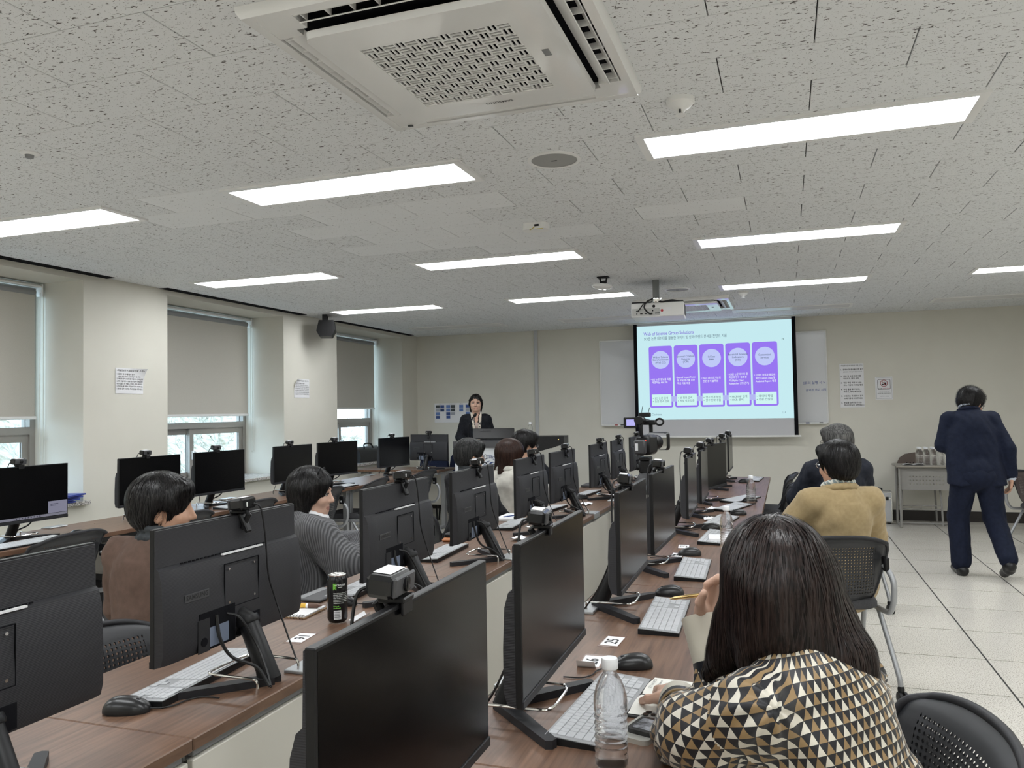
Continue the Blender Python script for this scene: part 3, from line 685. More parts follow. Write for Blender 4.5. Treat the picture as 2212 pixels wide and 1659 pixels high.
for k, chh in enumerate('국립대학교'):
    a = math.radians(130-20*k); me = text_mesh(chh, .034, navy, 'CENTER', .01)
    frame_obj('emblem_letter', me, t, (.088*math.cos(a), -.2632, .80+.088*math.sin(a)), (math.sin(a), 0, -math.cos(a)), (math.cos(a), 0, math.sin(a)))
for k, chh in enumerate('UNIVERSITY'):
    a = math.radians(-150+12.5*k); me = text_mesh(chh, .022, navy, 'CENTER')
    frame_obj('emblem_letter', me, t, (.094*math.cos(a), -.2632, .80+.094*math.sin(a)), (-math.sin(a), 0, math.cos(a)), (-math.cos(a), 0, -math.sin(a)))
t = thing('lectern_monitor', 'low black monitor on the lectern top seen from behind', 'monitor', (LC[0]-.02, LC[1]+.05, 1.075), rz=math.radians(8))
MB().cbox((0, 0, .075), (.50, .03, .125), .006, Matrix.Rotation(-.15, 3, 'X')).build('housing', MT['black_gloss'], t); MB().cbox((0, .03, .012), (.2, .12, .024), .004).build('base', MT['black'], t)
MB().box(-.16, -.03, -.022, -.018, .108, .110).build('seam', MT['dgrey'], t, 0)
t = thing('gooseneck_microphone', 'thin black gooseneck microphone rising from the lectern', 'microphone', (LC[0]-.33, LC[1]+.02, 1.075))
MB().lathe([(.028, 0), (.028, .012), (.012, .02)], 16).build('base', MT['black'], t)
MB().tube(catmull([(0, 0, .01), (.0, 0, .10), (.02, -.01, .19), (.07, -.03, .265), (.09, -.035, .285)]), .0045, 8).build('neck', MT['black'], t)
MB().lathe([(.008, 0), (.018, .012), (.019, .035), (.012, .05), (.002, .054)], 14, (.09, -.035, .275), R=Matrix.Rotation(.6, 3, 'Y')).build('head', MT['black'], t)

# ------------------------------------------------------------------ camcorder and tripod
t = thing('tripod', 'black fluid-head tripod standing between the desk rows', 'tripod', (-.955, 5.66, 0))
MB().lathe([(.05, .80), (.075, .82), (.078, .90), (.06, .93), (.045, .96)], 20).build('bowl', MT['dgrey'], t)
for k in range(3):
    a = math.radians(90+120*k); d = Vector((math.cos(a), math.sin(a), 0)); lg = MB()
    e = Vector((-d.y, d.x, 0))*.028
    for s_ in (-1, 1): lg.tube([d*.065+e*s_+Vector((0, 0, .87)), d*.155+e*s_+Vector((0, 0, .42))], .011, 8)
    lg.cbox(tuple(d*.07+Vector((0, 0, .86))), (.05, .05, .06), .01); lg.cbox(tuple(d*.155+Vector((0, 0, .42))), (.05, .05, .05), .01)
    lg.tube([d*.150+Vector((0, 0, .44)), d*.225+Vector((0, 0, .012))], .010, 8); lg.lathe([(.016, 0), (.018, .012), (.012, .03)], 10, tuple(d*.225)); lg.build('leg', MT['black'], t)
    MB().tube([d*.14+Vector((0, 0, .60)), Vector((0, 0, .62))], .007, 6).build('spreader', MT['black'], t)
hd = MB().cbox((0, 0, 1.0), (.09, .10, .10), .012); hd.cbox((0, 0, 1.055), (.075, .13, .022), .004); hd.lathe([(.02, -.065), (.02, .065)], 14, (0, 0, .99), R=Matrix.Rotation(math.pi/2, 3, 'Y')); hd.build('fluid_head', MT['black'], t)
MB().tube([(.06, -.01, 1.0), (.035, -.22, .86), (.02, -.33, .80)], [.008, .008, .013], 10).build('pan_handle', MT['dgrey'], t)
MB().lathe([(.010, 0), (.010, .006)], 12, (.062, -.06, .885), R=Matrix.Rotation(math.pi/2, 3, 'X')).build('red_button', mat('red_button', (.5, .03, .03), .4), t)
t = thing('camcorder', 'black camcorder with flip-out screen on the tripod', 'camcorder', (-.955, 5.66, 1.067), rz=math.radians(-8))
MB().cbox((0, .02, .085), (.105, .22, .14), .018).build('body', MT['black'], t)
MB().cbox((-.005, -.105, .075), (.08, .06, .10), .01).build('battery', MT['dgrey'], t)
MB().lathe([(.045, 0), (.052, .04), (.055, .10), (.05, .11)], 24, (.01, .12, .095), R=Matrix.Rotation(-math.pi/2, 3, 'X')).build('lens_barrel', MT['black'], t)
ho = MB(); ho.add(*[[(x*1., y, z) for y in (.24,) for x, z in rrect(.15, .12, .02, 3, .01, .10)]+[(x, y, z) for y in (.30,) for x, z in rrect(.165, .135, .02, 3, .01, .10)], [(i, (i+1) % 16, 16+(i+1) % 16, 16+i) for i in range(16)]]); ho.build('lens_hood', MT['black'], t, 20)
hn = MB(); hn.tube(catmull([(0, -.09, .15), (0, -.10, .22), (0, -.06, .255), (0, .06, .255), (0, .13, .235), (0, .14, .17)]), .014, 10); hn.build('handle', MT['black'], t)
MB().lathe([(.026, 0), (.030, .03), (.026, .075)], 18, (0, -.15, .262), R=Matrix.Rotation(-math.pi/2, 3, 'X'), sx=1.25).build('viewfinder', MT['black'], t)
MB().cbox((.045, -.04, .245), (.10, .04, .035), .008).build('microphone_holder', MT['black'], t)
rgm = MB(); rgm.tube([(.115+.028*math.cos(a), -.03, .248+.022*math.sin(a)) for a in np.linspace(0, 2*math.pi, 20, endpoint=False)], .007, 8, closed=True); rgm.build('shock_mount', MT['black'], t)
fs = MB().cbox((-.10, -.02, .245), (.105, .012, .075), .004); fs.build('flip_screen', MT['black'], t)
MB().box(-.13, -.065, -.0275, -.0262, .222, .268).build('display', mat('cam_display', (.02, .02, .02), .3, emit=(.42, .40, .80), es=.8), t, 0)
rc = MB().cbox((.01, -.03, .30), (.075, .05, .03), .004); rc.tube([(-.015, -.03, .31), (-.005, -.03, .36)], .002, 6); rc.tube([(.035, -.03, .31), (.045, -.03, .35)], .002, 6); rc.build('wireless_receiver', MT['black'], t)
st = MB().box(-.033, -.012, -.1365, -.1352, .05, .10); st.build('label', MT['paper'], t, 0)
MB().lathe([(.004, 0), (.004, .003)], 8, (.03, -.0915, .12), R=Matrix.Rotation(math.pi/2, 3, 'X')).build('tally_light', mat('tally_red', (.6, .02, .02), .3, emit=(1, .05, .03), es=2), t)

# ------------------------------------------------------------------ side table with bottles, chair behind, aluminium case
t = thing('side_table', 'grey school table with perforated front panel by the front wall', 'table', (1.52, 10.24, 0))
gt = mat('table_grey', (.27, .26, .245), .45)
MB().cbox((0, 0, .70), (.70, .40, .022), .005).build('table_top', mat('table_top_brown', (.30, .275, .24), .4), t)
for s in (-1, 1):
    l = MB(); x = s*.31
    l.tube(catmull([(x, -.14, .685), (x, -.155, .60), (x, -.185, .06), (x, -.15, .015), (x, .10, .015), (x, .15, .05), (x, .13, .685)]), .013, 8); l.build('leg_frame', gt, t)
def perforated(nx, nz, w, h, z0, y, hole, rows, cols, m, name, parent):
    """panel with real square holes"""
    xs_ = [-w/2]; gap = w*.62/cols
    for i in range(cols): c_ = -w*.05+(i-(cols-1)/2)*gap; xs_ += [c_-hole, c_+hole]
    xs_.append(w/2); zs_ = [0]
    for j in range(rows): c_ = h*.42+(j-(rows-1)/2)*.042; zs_ += [c_-hole, c_+hole]
    zs_.append(h); mb = MB()
    for i in range(len(xs_)-1):
        for j in range(len(zs_)-1):
            if i % 2 == 1 and j % 2 == 1: continue
            mb.box(xs_[i], xs_[i+1], y-.0015, y+.0015, z0+zs_[j], z0+zs_[j+1])
    return mb.build(name, m, parent, 0)
perforated(0, 0, .60, .26, .43, -.135, .0065, 3, 11, gt, 'front_panel', t)
br = MB(); br.tube([(-.31, .10, .02), (.31, .10, .02)], .010, 8); br.build('foot_rail', gt, t)
t = thing('lecture_chair', 'brown plastic chair with a rounded perforated back behind the school table', 'chair', (1.44, 10.36, 0), rz=math.pi)
brn = mat('brown_plastic', (.13, .10, .085), .45)
MB().prism([(-.20, .17), (-.21, -.14), (-.17, -.19), (.17, -.19), (.21, -.14), (.20, .17), (.16, .20), (-.16, .20)], .425, .450).build('seat', brn, t, 20)
bk = MB(); pts = [(-.205, 0), (-.20, .12), (-.17, .19), (-.11, .235), (0, .255), (.11, .235), (.17, .19), (.20, .12), (.205, 0)]
bk.prism(pts, -.205, -.19, 'y'); bk.v = [(x, y, z+.58) for x, y, z in bk.v]; bk.build('backrest', brn, t, 20)
hl = MB()
for i in range(6):
    for j in range(2): hl.lathe([(.006, 0), (.006, .002)], 8, (-.09+.036*i, -.1885+.0, .66+.05*j), R=Matrix.Rotation(math.pi/2, 3, 'X'))
hl.build('perforation', MT['void'], t)['kind'] = 'stuff'
for s in (-1, 1):
    l = MB(); l.tube(catmull([(s*.20, -.20, .66), (s*.20, -.19, .44), (s*.215, -.21, .012)]), .011, 8); l.build('leg', gt, t)
    l = MB(); l.tube(catmull([(s*.20, -.16, .43), (s*.20, .15, .43), (s*.215, .19, .012)]), .011, 8); l.build('leg', gt, t)
ra = MB(); ra.tube([(-.21, .16, .20), (.21, .16, .20)], .006, 6); ra.tube([(-.21, .16, .24), (.21, .16, .24)], .004, 6)
for x in (-.1, 0, .1): ra.tube([(x, .16, .20), (x, .16, .24)], .003, 6)
ra.tube([(-.21, -.19, .20), (.21, -.19, .20)], .006, 6); ra.build('under_rack', gt, t)
t = thing('aluminium_case', 'silver aluminium flight case standing on the floor by the wall', 'case', (1.00, 10.42, 0))
MB().cbox((0, 0, .20), (.30, .16, .36), .006).build('shell', mat('brushed_alu', (.50, .51, .53), .35, .4), t)
ef = MB()
for sx in (-1, 1):
    for sy in (-1, 1): ef.cbox((sx*.147, sy*.077, .20), (.014, .014, .365), .003)
for z in (.025, .375, .30):
    for sy in (-1, 1): ef.cbox((0, sy*.078, z), (.30, .012, .014), .003)
ef.build('edge_trim', MT['chrome'], t); lt = MB()
for sx in (-1, 1): lt.cbox((sx*.10, -.085, .30), (.03, .012, .04), .003); lt.cbox((sx*.12, 0, .01), (.03, .12, .02), .004)
lt.build('latch', MT['black'], t)
MB().tube(catmull([(-.05, 0, .38), (-.045, 0, .41), (.045, 0, .41), (.05, 0, .38)]), .008, 8).build('handle', MT['black'], t)
# ------------------------------------------------------------------ desks
ZD = .72
def desk(label, x0, x1, y0, y1, back, group):
    """x0..x1 depth, y0..y1 length; back = -1 or +1: side (in x) that carries the modesty panel"""
    cx_, cy_ = (x0+x1)/2, (y0+y1)/2; t = thing('computer_desk', label, 'desk', (cx_, cy_, 0), group=group)
    hx, hy = (x1-x0)/2, (y1-y0)/2-.0012
    MB().cbox((0, 0, ZD-.014), (2*hx, 2*hy, .028), .0025).build('desk_top', MT['wood'], t, 0)
    for s in (-1, 1):
        l = MB(); yy = s*(hy-.035)
        l.cbox((-back*0+back*(hx-.09), yy, .355), (.06, .045, .67), .004); l.cbox((-back*(hx-.08), yy, .355), (.045, .045, .67), .004)
        l.cbox((0, yy, .018), (2*hx-.06, .045, .036), .006); l.cbox((0, yy, .675), (2*hx-.08, .04, .034), .003); l.build('leg_frame', MT['alu'], t, 20)
    MB().cbox((back*(hx-.016), 0, .44), (.018, 2*hy-.012, .46), .002).build('modesty_panel', MT['cream_panel'], t, 0)
    r = MB().cbox((back*(hx-.03), 0, .682), (.03, 2*hy-.03, .018), .002); r.cbox((back*(hx-.06), 0, .60), (.07, 2*hy-.3, .05), .004); r.build('cable_tray', MT['grey'], t, 0)
    for s in (-.45, .45):
        c = MB(); c.cbox((back*(hx-.035), s*hy+.03, ZD+.004), (.07, .13, .009), .002); c.cbox((back*(hx+.004), s*hy+.03, ZD-.012), (.012, .13, .034), .002)
        c.build('cable_port', MT['alu'], t, 0)
    return t
RY = [-.19, 1.457, 3.105, 4.755, 6.405, 8.20]; MY = [-.255, 1.395, 3.05, 4.70, 6.35, 8.05]; LY = [1.70, 3.35, 5.0, 6.65, 8.3]
ordn = ['first', 'second', 'third', 'fourth', 'fifth', 'sixth', 'seventh', 'eighth', 'ninth']
for i in range(5): desk('walnut-topped desk in the row under the projection screen, %s from the screen wall' % ordn[4-i], -.70, -.165, RY[i], RY[i+1], -1, 'desks of the screen row')
for i in range(5): desk('walnut-topped desk in the middle row, %s from the lectern end' % ordn[4-i], -1.76, -1.215, MY[i], MY[i+1], 1, 'desks of the middle row')
for i in range(4): desk('walnut-topped desk in the window row, %s from the lectern end' % ordn[3-i], -4.45, -3.89, LY[i], LY[i+1], -1, 'desks of the window row')
t = thing('computer_desk', 'walnut-topped desk set crosswise at the lectern end of the window row', 'desk', (-4.52, 8.95, 0))
MB().cbox((0, 0, ZD-.014), (1.15, .55, .028), .0025).build('desk_top', MT['wood'], t, 0)
for s in (-1, 1):
    l = MB(); l.cbox((s*.52, 0, .35), (.05, .06, .66), .004); l.cbox((s*.52, 0, .02), (.05, .5, .036), .005); l.cbox((s*.52, 0, .675), (.045, .46, .03), .003); l.build('leg_frame', MT['alu'], t, 20)
MB().cbox((0, .22, .46), (1.0, .018, .42), .002).build('modesty_panel', MT['cream_panel'], t, 0)

# ------------------------------------------------------------------ monitors
def ripple(name, col, sc, axis=2, strength=.35, rough=.55):
    m, nt, b = new_mat(name); tc = N(nt, 'ShaderNodeTexCoord'); mp = N(nt, 'ShaderNodeMapping'); nt.links.new(tc.outputs['Object'], mp.inputs['Vector'])
    if axis == 2: mp.inputs['Rotation'].default_value = (0, math.pi/2, 0)
    if axis == 1: mp.inputs['Rotation'].default_value = (0, 0, math.pi/2)
    wv = N(nt, 'ShaderNodeTexWave'); wv.inputs['Scale'].default_value = sc; wv.inputs['Distortion'].default_value = .6; wv.inputs['Detail'].default_value = 1
    wv.inputs['Detail Scale'].default_value = 3
    nt.links.new(mp.outputs[0], wv.inputs['Vector']); bp = N(nt, 'ShaderNodeBump'); bp.inputs['Strength'].default_value = strength; bp.inputs['Distance'].default_value = .0015
    nt.links.new(wv.outputs['Fac'], bp.inputs['Height']); nt.links.new(bp.outputs[0], b.inputs['Normal'])
    b.inputs['Base Color'].default_value = (*col, 1); b.inputs['Roughness'].default_value = rough; b.inputs['Specular IOR Level'].default_value = .35
    return m
MT['mon_back'] = ripple('textured_monitor_back', (.025, .025, .029), 105, strength=.22)
Z0, Z1, HW = .104, .425, .271
def make_monitor():
    t = thing('monitor', 'x', 'monitor')
    MB().cbox((-.007, 0, (Z0+Z1)/2), (.014, 2*HW, Z1-Z0), .0015).build('bezel', MT['black'], t, 0)
    MB().box(-.0004, .0004, -HW+.005, HW-.005, Z0+.018, Z1-.005).build('screen', MT['screen'], t, 0)
    MB().cbox((.0008, 0, Z0+.008), (.004, 2*HW-.001, .016), .001).build('chin', MT['charcoal'], t, 0)
    bk = MB(); pr = [(-.012, Z1-.002), (-.017, Z1-.004), (-.019, .337), (-.0195, .335), (-.030, .328), (-.040, .30), (-.045, .22), (-.045, .135), (-.036, Z0+.006), (-.012, Z0+.002)]
    n = len(pr); segs = [(-HW+.001, .80), (-HW+.02, .97), (-HW+.05, 1), (HW-.05, 1), (HW-.02, .97), (HW-.001, .80)]
    vs = [(-.012+(x+.012)*k, y, z) for y, k in segs for x, z in pr]
    fs = [(j*n+i, j*n+i+1, (j+1)*n+i+1, (j+1)*n+i) for j in range(len(segs)-1) for i in range(n-1)]+[tuple(range(n)), tuple(range(5*n, 6*n))[::-1]]
    bk.add(vs, fs); bs = bk.build('back_shell', MT['mon_back'], t, 25)
    vn = MB()
    for k in range(24): vn.box(-.0265, -.024, .20-.0135*k-.008, .20-.0135*k, .3335, .3365)
    vn.build('vent_slots', MT['void'], bs, 0)
    MB().box(-.0345, -.027, -.10, .06, .3305, .3345).build('asset_label', MT['paper'], bs, 0)
    pl = MB()
    for a in ((-.068, .068, .308, .310), (-.068, .068, .196, .1975)): pl.box(-.0458, -.043, a[0], a[1], a[2]-.0, a[3])
    pl.box(-.0458, -.0425, -.068, -.0668, .197, .309); pl.box(-.0458, -.0425, .0668, .068, .197, .309); pl.build('mount_plate', MT['void'], bs, 0)
    sc = MB()
    for y in (-.05, .05):
        for z in (.21, .295): sc.lathe([(.0035, 0), (.0035, .002)], 8, (-.0435, y, z), R=Matrix.Rotation(-math.pi/2, 3, 'Y'))
    sc.build('screws', MT['chrome'], bs)['kind'] = 'stuff'
    rb = MB().box(-.0462, -.038, .03, .16, .112, .205); rb.box(-.0462, -.038, -.07, .02, .118, .165); rb.build('port_recess', MT['void'], bs, 0)
    MB().box(-.0468, -.0455, .055, .125, .118, .165).build('rating_label', mat('rating_label', (.16, .19, .26), .5), bs, 0)
    hb = MB().box(-.047, -.0456, .125, .165, .110, .19); hb.build('cover_strip', MT['charcoal'], bs, 0)
    MB().lathe([(.011, 0), (.011, .002)], 14, (-.0465, .145, .135), R=Matrix.Rotation(-math.pi/2, 3, 'Y')).build('screw_hole', MT['void'], bs)
    lg = text_mesh('SAMSUNG', .0165, mat('logo_dark', (.010, .010, .012), .4), 'CENTER', .02)
    MB().cbox((-.0445, .165, .252), (.0016, .082, .019), .0004).build('logo_plate', MT['dgrey'], bs, 0)
    frame_obj('lettering', lg, bs, (-.0455, .165, .252), (0, -1, 0), (0, 0, 1))
    nk = MB(); nk.tube([(-.036, 0, .165), (-.060, 0, .155), (-.118, 0, .036), (-.128, 0, .008)], [.024, .026, .027, .030], 16); nk.lathe([(.029, -.006), (.031, 0), (.029, .012)], 18, (-.062, 0, .150), R=Matrix.Rotation(.45, 3, 'Y')); nk.build('stand_neck', MT['black'], t, 50)
    for s in (-1, 1):
        f = MB(); d = Vector((.172, s*.185)); e = Vector((-d.y, d.x)).normalized(); a = Vector((-.140, 0)); w0, w1 = .020, .013
        P = [a-e*w0, a+d-e*w1, a+d+d.normalized()*.006, a+d+e*w1, a+e*w0]
        if s < 0: P = P[::-1]
        f.prism([(p[0], p[1]) for p in P], 0, .018); f.build('stand_foot', MT['charcoal'], t, 20)
    br = MB(); br.tube(catmull([(-.155, .085, 0), (-.155, .085, .03), (-.13, .085, .036), (-.03, .085, .036), (.0, .07, .036), (.005, .0, .036), (.0, -.07, .036), (-.03, -.085, .036), (-.13, -.085, .036), (-.155, -.085, .03), (-.155, -.085, 0)], 5), .0035, 8); br.build('security_loop', MT['chrome'], t)
    cb = MB(); cb.tube(catmull([(-.046, .06, .185), (-.075, .045, .17), (-.105, .02, .10), (-.145, .035, .045), (-.17, .05, .008)]), .0035, 6); cb.tube(catmull([(-.046, .10, .19), (-.058, .10, .13), (-.075, .075, .08), (-.12, .04, .05), (-.17, .055, .012)]), .0045, 6)
    cb.build('cable', MT['cable'], t)
    return t
mon = make_monitor(); first = [True]
def place(proto, flag, loc, rz, label, group):
    if flag[0]:
        flag[0] = False; proto.location = loc; proto.rotation_euler = (0, 0, rz); tag(proto, label, None, group); return proto
    return copy_tree(proto, None, loc, rz, label, group)
def make_webcam():
    t = thing('webcam', 'x', 'webcam')
    R = Matrix.Rotation(.10, 3, 'Y')
    MB().cbox((-.022, 0, .027), (.040, .074, .031), .006, R).build('body', MT['black_gloss'], t, 30)
    MB().cbox((.000, 0, .0255), (.006, .070, .028), .003, R).build('face_plate', MT['dgrey'], t, 30)
    MB().lathe([(.010, 0), (.010, .004), (.007, .005)], 16, (.003, 0, .026), R=Matrix.Rotation(math.pi/2, 3, 'Y')).build('lens', MT['black_gloss'], t)
    MB().cbox((-.023, .004, .0436), (.026, .050, .001), .0003, R).build('sticker', MT['paper'], t, 0)
    MB().cbox((-.0425, .012, .026), (.0015, .006, .012), .0004).build('badge', MT['white'], t, 0)
    c = MB(); c.cbox((-.012, 0, .006), (.04, .036, .008), .002); c.cbox((.004, 0, -.002), (.005, .034, .024), .0015); c.tube([(-.030, 0, .006), (-.040, 0, -.002), (-.020, 0, -.040)], [.006, .008, .007], 8); c.cbox((-.028, 0, -.024), (.012, .022, .055), .003, Matrix.Rotation(.45, 3, 'Y')); c.build('clip', MT['black'], t, 30)
    cb = MB(); cb.tube(catmull([(-.042, -.02, .026), (-.058, -.03, .01), (-.062, -.045, -.07), (-.060, -.062, -.17), (-.070, -.08, -.24), (-.11, -.07, -.33), (-.16, -.04, -.405)]), .0026, 6); cb.build('cable', MT['cable'], t)
    return t
wcam = make_webcam(); wfirst = [True]
XRM, XMM, XLM = -.505, -1.405, -4.09
RM = [1.04, 1.75, 2.73, 3.45, 4.52, 5.22, 5.93, 6.97, 7.75]; MM = [1.03, 1.745, 2.69, 3.46, 4.33, 5.03, 6.08, 6.80, 7.68]; LM = [3.36, 4.30, 5.0, 5.95, 6.68, 7.85]
rr = random.Random(5)
def station(x, y, rz, lab, grp, cam=True, camoff=0, dz=0):
    place(mon, first, (x, y, ZD), rz, 'black monitor, '+lab, grp)
    if cam:
        d = Vector((math.cos(rz), math.sin(rz))); e = Vector((-d.y, d.x))
        o = place(wcam, wfirst, (x+e.x*camoff, y+e.y*camoff, ZD+Z1), rz+math.radians(rr.uniform(-8, 8)), 'webcam on the black monitor, '+lab, 'webcams')
for i, y in enumerate(RM): station(XRM, y, math.radians(-14 if i == 6 else rr.uniform(-1.5, 1.5)), '%s from the screen wall in the screen row' % ordn[8-i], 'monitors of the screen row', True, -.05 if i == 0 else (-.06 if i < 3 else -.02))
for i, y in enumerate(MM): station(XMM, y, math.pi+math.radians(rr.uniform(-1.5, 1.5)), '%s from the lectern end of the middle row' % ordn[8-i], 'monitors of the middle row', i > 0, -.03)
for i, y in enumerate(LM): station(XLM, y, math.radians([-2, -1, -2, -2, -12, -10][i]), '%s from the lectern end of the window row' % ordn[5-i], 'monitors of the window row', True, -.03)
o = copy_tree(mon, None, (-4.14, 8.86, ZD), math.radians(82), 'black monitor with its back to the room on the crosswise desk', 'monitor on the crosswise desk')
copy_tree(wcam, None, (-4.14, 8.86, ZD+Z1), math.radians(85), 'black webcam on the back-turned monitor of the crosswise desk')
# lit strip and message window on the first window-row screen
eg = emat('taskbar_grey', (112, 112, 124)); ew = emat('popup_grey', (120, 120, 138)); ed_ = emat('popup_text', (40, 40, 60))
d = thing('screen_message', 'grey taskbar and pop-up message shown on the nearest window-row monitor', 'display', (XLM, LM[0], ZD), rz=math.radians(-2))
MB().box(.0006, .0009, -HW+.006, HW-.006, Z0+.020, Z0+.034).build('taskbar', eg, d, 0); MB().box(.0006, .0009, .14, HW-.006, Z0+.036, Z0+.105).build('popup', ew, d, 0)
ic = MB()
for k in range(9): ic.box(.0009, .0011, -.06+.018*k, -.053+.018*k, Z0+.024, Z0+.031)
ic.box(.0009, .0011, .155, .205, Z0+.085, Z0+.089); ic.box(.0009, .0011, .155, .19, Z0+.077, Z0+.080); ic.build('icons', ed_, d, 0)

# ------------------------------------------------------------------ keyboards and mice
MT['key'] = mat('grey_key', (.47, .48, .50), .45); MT['key_plate'] = mat('keyboard_plate', (.30, .305, .315), .5)
def key_layout():
    u = .0178; out = []
    rows_ = [[1]+[1]*12+[1], [1]*13+[2], [1.5]+[1]*12+[1.5], [1.75]+[1]*11+[2.25], [2.25]+[1]*10+[2.75], [1.25, 1.25, 1.25, 6.25, 1.25, 1.25, 1.25, 1.25]]
    for r, row in enumerate(rows_):
        y = -.198
        for k in row:
            w = k*u*(15/ sum(row)) if r == 0 else k*u; out.append((y+w/2, r, round(w, 4))); y += w
    y0 = -.198+15*u+.006
    for r in range(6):
        for c in range(3):
            if r == 3 or (r == 4 and c != 1): continue
            out.append((y0+u*(c+.5), r, u))
    y0 += 3*u+.006
    for r in range(6):
        for c in range(4):
            if (r in (3, 5)) and c == 3: continue
            if r == 5 and c == 0: out.append((y0+u, r, round(2*u, 4))); continue
            if r == 5 and c == 1: continue
            out.append((y0+u*(c+.5), r, u))
    return out
KL = key_layout(); KX = [-.047+.0182*r for r in range(6)]; TILT = .062; kcache = {}
def kz(x): return .0165-(x)*TILT
def make_keyboard(detail):
    t = thing('keyboard', 'x', 'keyboard')
    MB().prism([(-.062, 0), (.062, 0), (.062, .009), (-.062, .0165)], -.210, .222, 'y').build('base', MT['black'], t, 0)
    q = MB(); q.prism([(-.061, .0162), (.061, .0087), (.061, .0106), (-.061, .0181)], -.208, .220, 'y'); q.build('key_plate', MT['key_plate'], t, 0)
    R = Matrix.Rotation(math.atan(TILT), 3, 'Y'); al = MB()
    for (y, r, w) in KL:
        c = (KX[r], y, kz(KX[r])-.0015)
        if detail:
            if w not in kcache: kcache[w] = MB().cbox((0, 0, 0), (.0168, w-.0012, .0032), .0008, R).mesh('key', MT['key'], 0)
            obj('key', kcache[w], t, c)
        else: al.cbox(c, (.0168, w-.0012, .0032), .0007, R)
    if not detail: o = al.build('keys', MT['key'], t, 0); o['kind'] = 'stuff'
    return t
def make_mouse():
    t = thing('mouse', 'x', 'mouse')
    def f(u, v):
        a = 2*math.pi*u; s = math.sin(v*math.pi/2); c = math.cos(v*math.pi/2)
        x, y = math.cos(a), math.sin(a); k = 1/((abs(x)**2.6+abs(y)**2.6)**(1/2.6)); rr_ = (1-s**2.2)**(1/2.2) if s < 1 else 0
        return (x*k*rr_*.054, y*k*rr_*.031*(1-.10*x*k*rr_), .004+.033*s*(1-.18*(x*rr_+.1)))
    m = MB(); m.grid(f, 28, 9); m.lathe([(1, 0), (1, .004)], 28, sx=.053, sy=.030); m.build('shell', mat('mouse_black', (.012, .012, .013), .3), t, 60)
    MB().lathe([(.006, -.0035), (.006, .0035)], 14, (.026, 0, .027), R=Matrix.Rotation(math.pi/2, 3, 'X')).build('wheel', MT['dgrey'], t)
    cb = MB(); cb.tube(catmull([(.050, 0, .008), (.075, .01, .004), (.10, .03, .003), (.115, .06, .003), (.145, .08, .003), (.19, .07, .003)]), .0018, 6); cb.build('cable', MT['cable'], t)
    return t
kbd = make_keyboard(True); kbf = make_keyboard(False); f1 = [True]; f2 = [True]; ms = make_mouse(); f3 = [True]
for (x, y, rz, l, near) in [(-.415, 1.79, -4, 'in front of the patterned-blouse woman', 1), (-.392, 2.64, 2, 'next to the number card 25, on the second desk back', 1), (-.388, 3.43, 2, 'on the desk where the bottle and white block stand', 1), (-.37, 4.30, -3, 'beside the thick white block of paper', 0), (-.385, 4.93, -8, 'just before the second-nearest water bottle', 0), (-.36, 5.62, -16, 'pair of the rotated monitor in the screen row', 0), (-.34, 6.12, -22, 'crossed by a mouse cable in the screen row', 0), (-.30, 7.85, -4, 'at the screen-wall end of the screen row', 0)]:
    place(kbd if near else kbf, f1 if near else f2, (x, y, ZD), math.radians(rz), 'slim grey keyboard '+l, 'grey keyboards')
for (x, y, rz, l, near) in [(-1.485, 1.73, 4, 'beside the black mouse at the near end of the middle row', 1), (-1.60, 2.80, 3, 'behind the black drink can', 1), (-1.60, 3.55, 3, 'before the woman in the grey cardigan', 0), (-1.58, 4.55, 3, 'before the man with grey-streaked hair', 0), (-1.57, 5.28, -6, 'before the woman in the cream coat', 0), (-1.56, 6.35, -4, 'beside the crumpled tissue in the middle row', 0), (-1.60, 1.02, 2, 'at the near end of the middle row', 0)]:
    place(kbd if near else kbf, f1 if near else f2, (x, y, ZD), math.pi+math.radians(rz), 'slim grey keyboard '+l, 'grey keyboards')
for (x, y, l) in [(-3.98, 3.28, 'before the screen with the pop-up message'), (-3.98, 4.28, 'behind the young man in brown'), (-3.97, 5.05, 'in the window row beside the sill'), (-3.98, 6.55, 'at the bright end of the window row')]:
    place(kbf, f2, (x, y, ZD), 0, 'slim grey keyboard '+l, 'grey keyboards')
for (x, y, rz, l) in [(-.405, 2.115, 200, 'next to the number card 26'), (-.425, 2.965, 195, 'past the number card 25'), (-.445, 3.79, 195, 'beside the crumpled white cards'), (-.31, 5.28, 190, 'before the rotated monitor'), (-.27, 6.02, 190, 'behind the far water bottle'), (-.42, 4.62, 190, 'behind the second water bottle'), (-.38, 7.55, 170, 'at the screen-wall end of the row'), (-1.475, 1.475, 20, 'at the near end of the middle row'), (-1.53, 2.52, 5, 'behind the black drink can'), (-3.97, 3.60, 180, 'behind the first window-row chair'), (-1.52, 6.0, 20, 'in the middle row beside the tissues')]:
    place(ms, f3, (x, y, ZD), math.radians(rz), 'black corded mouse '+l, 'black mice')

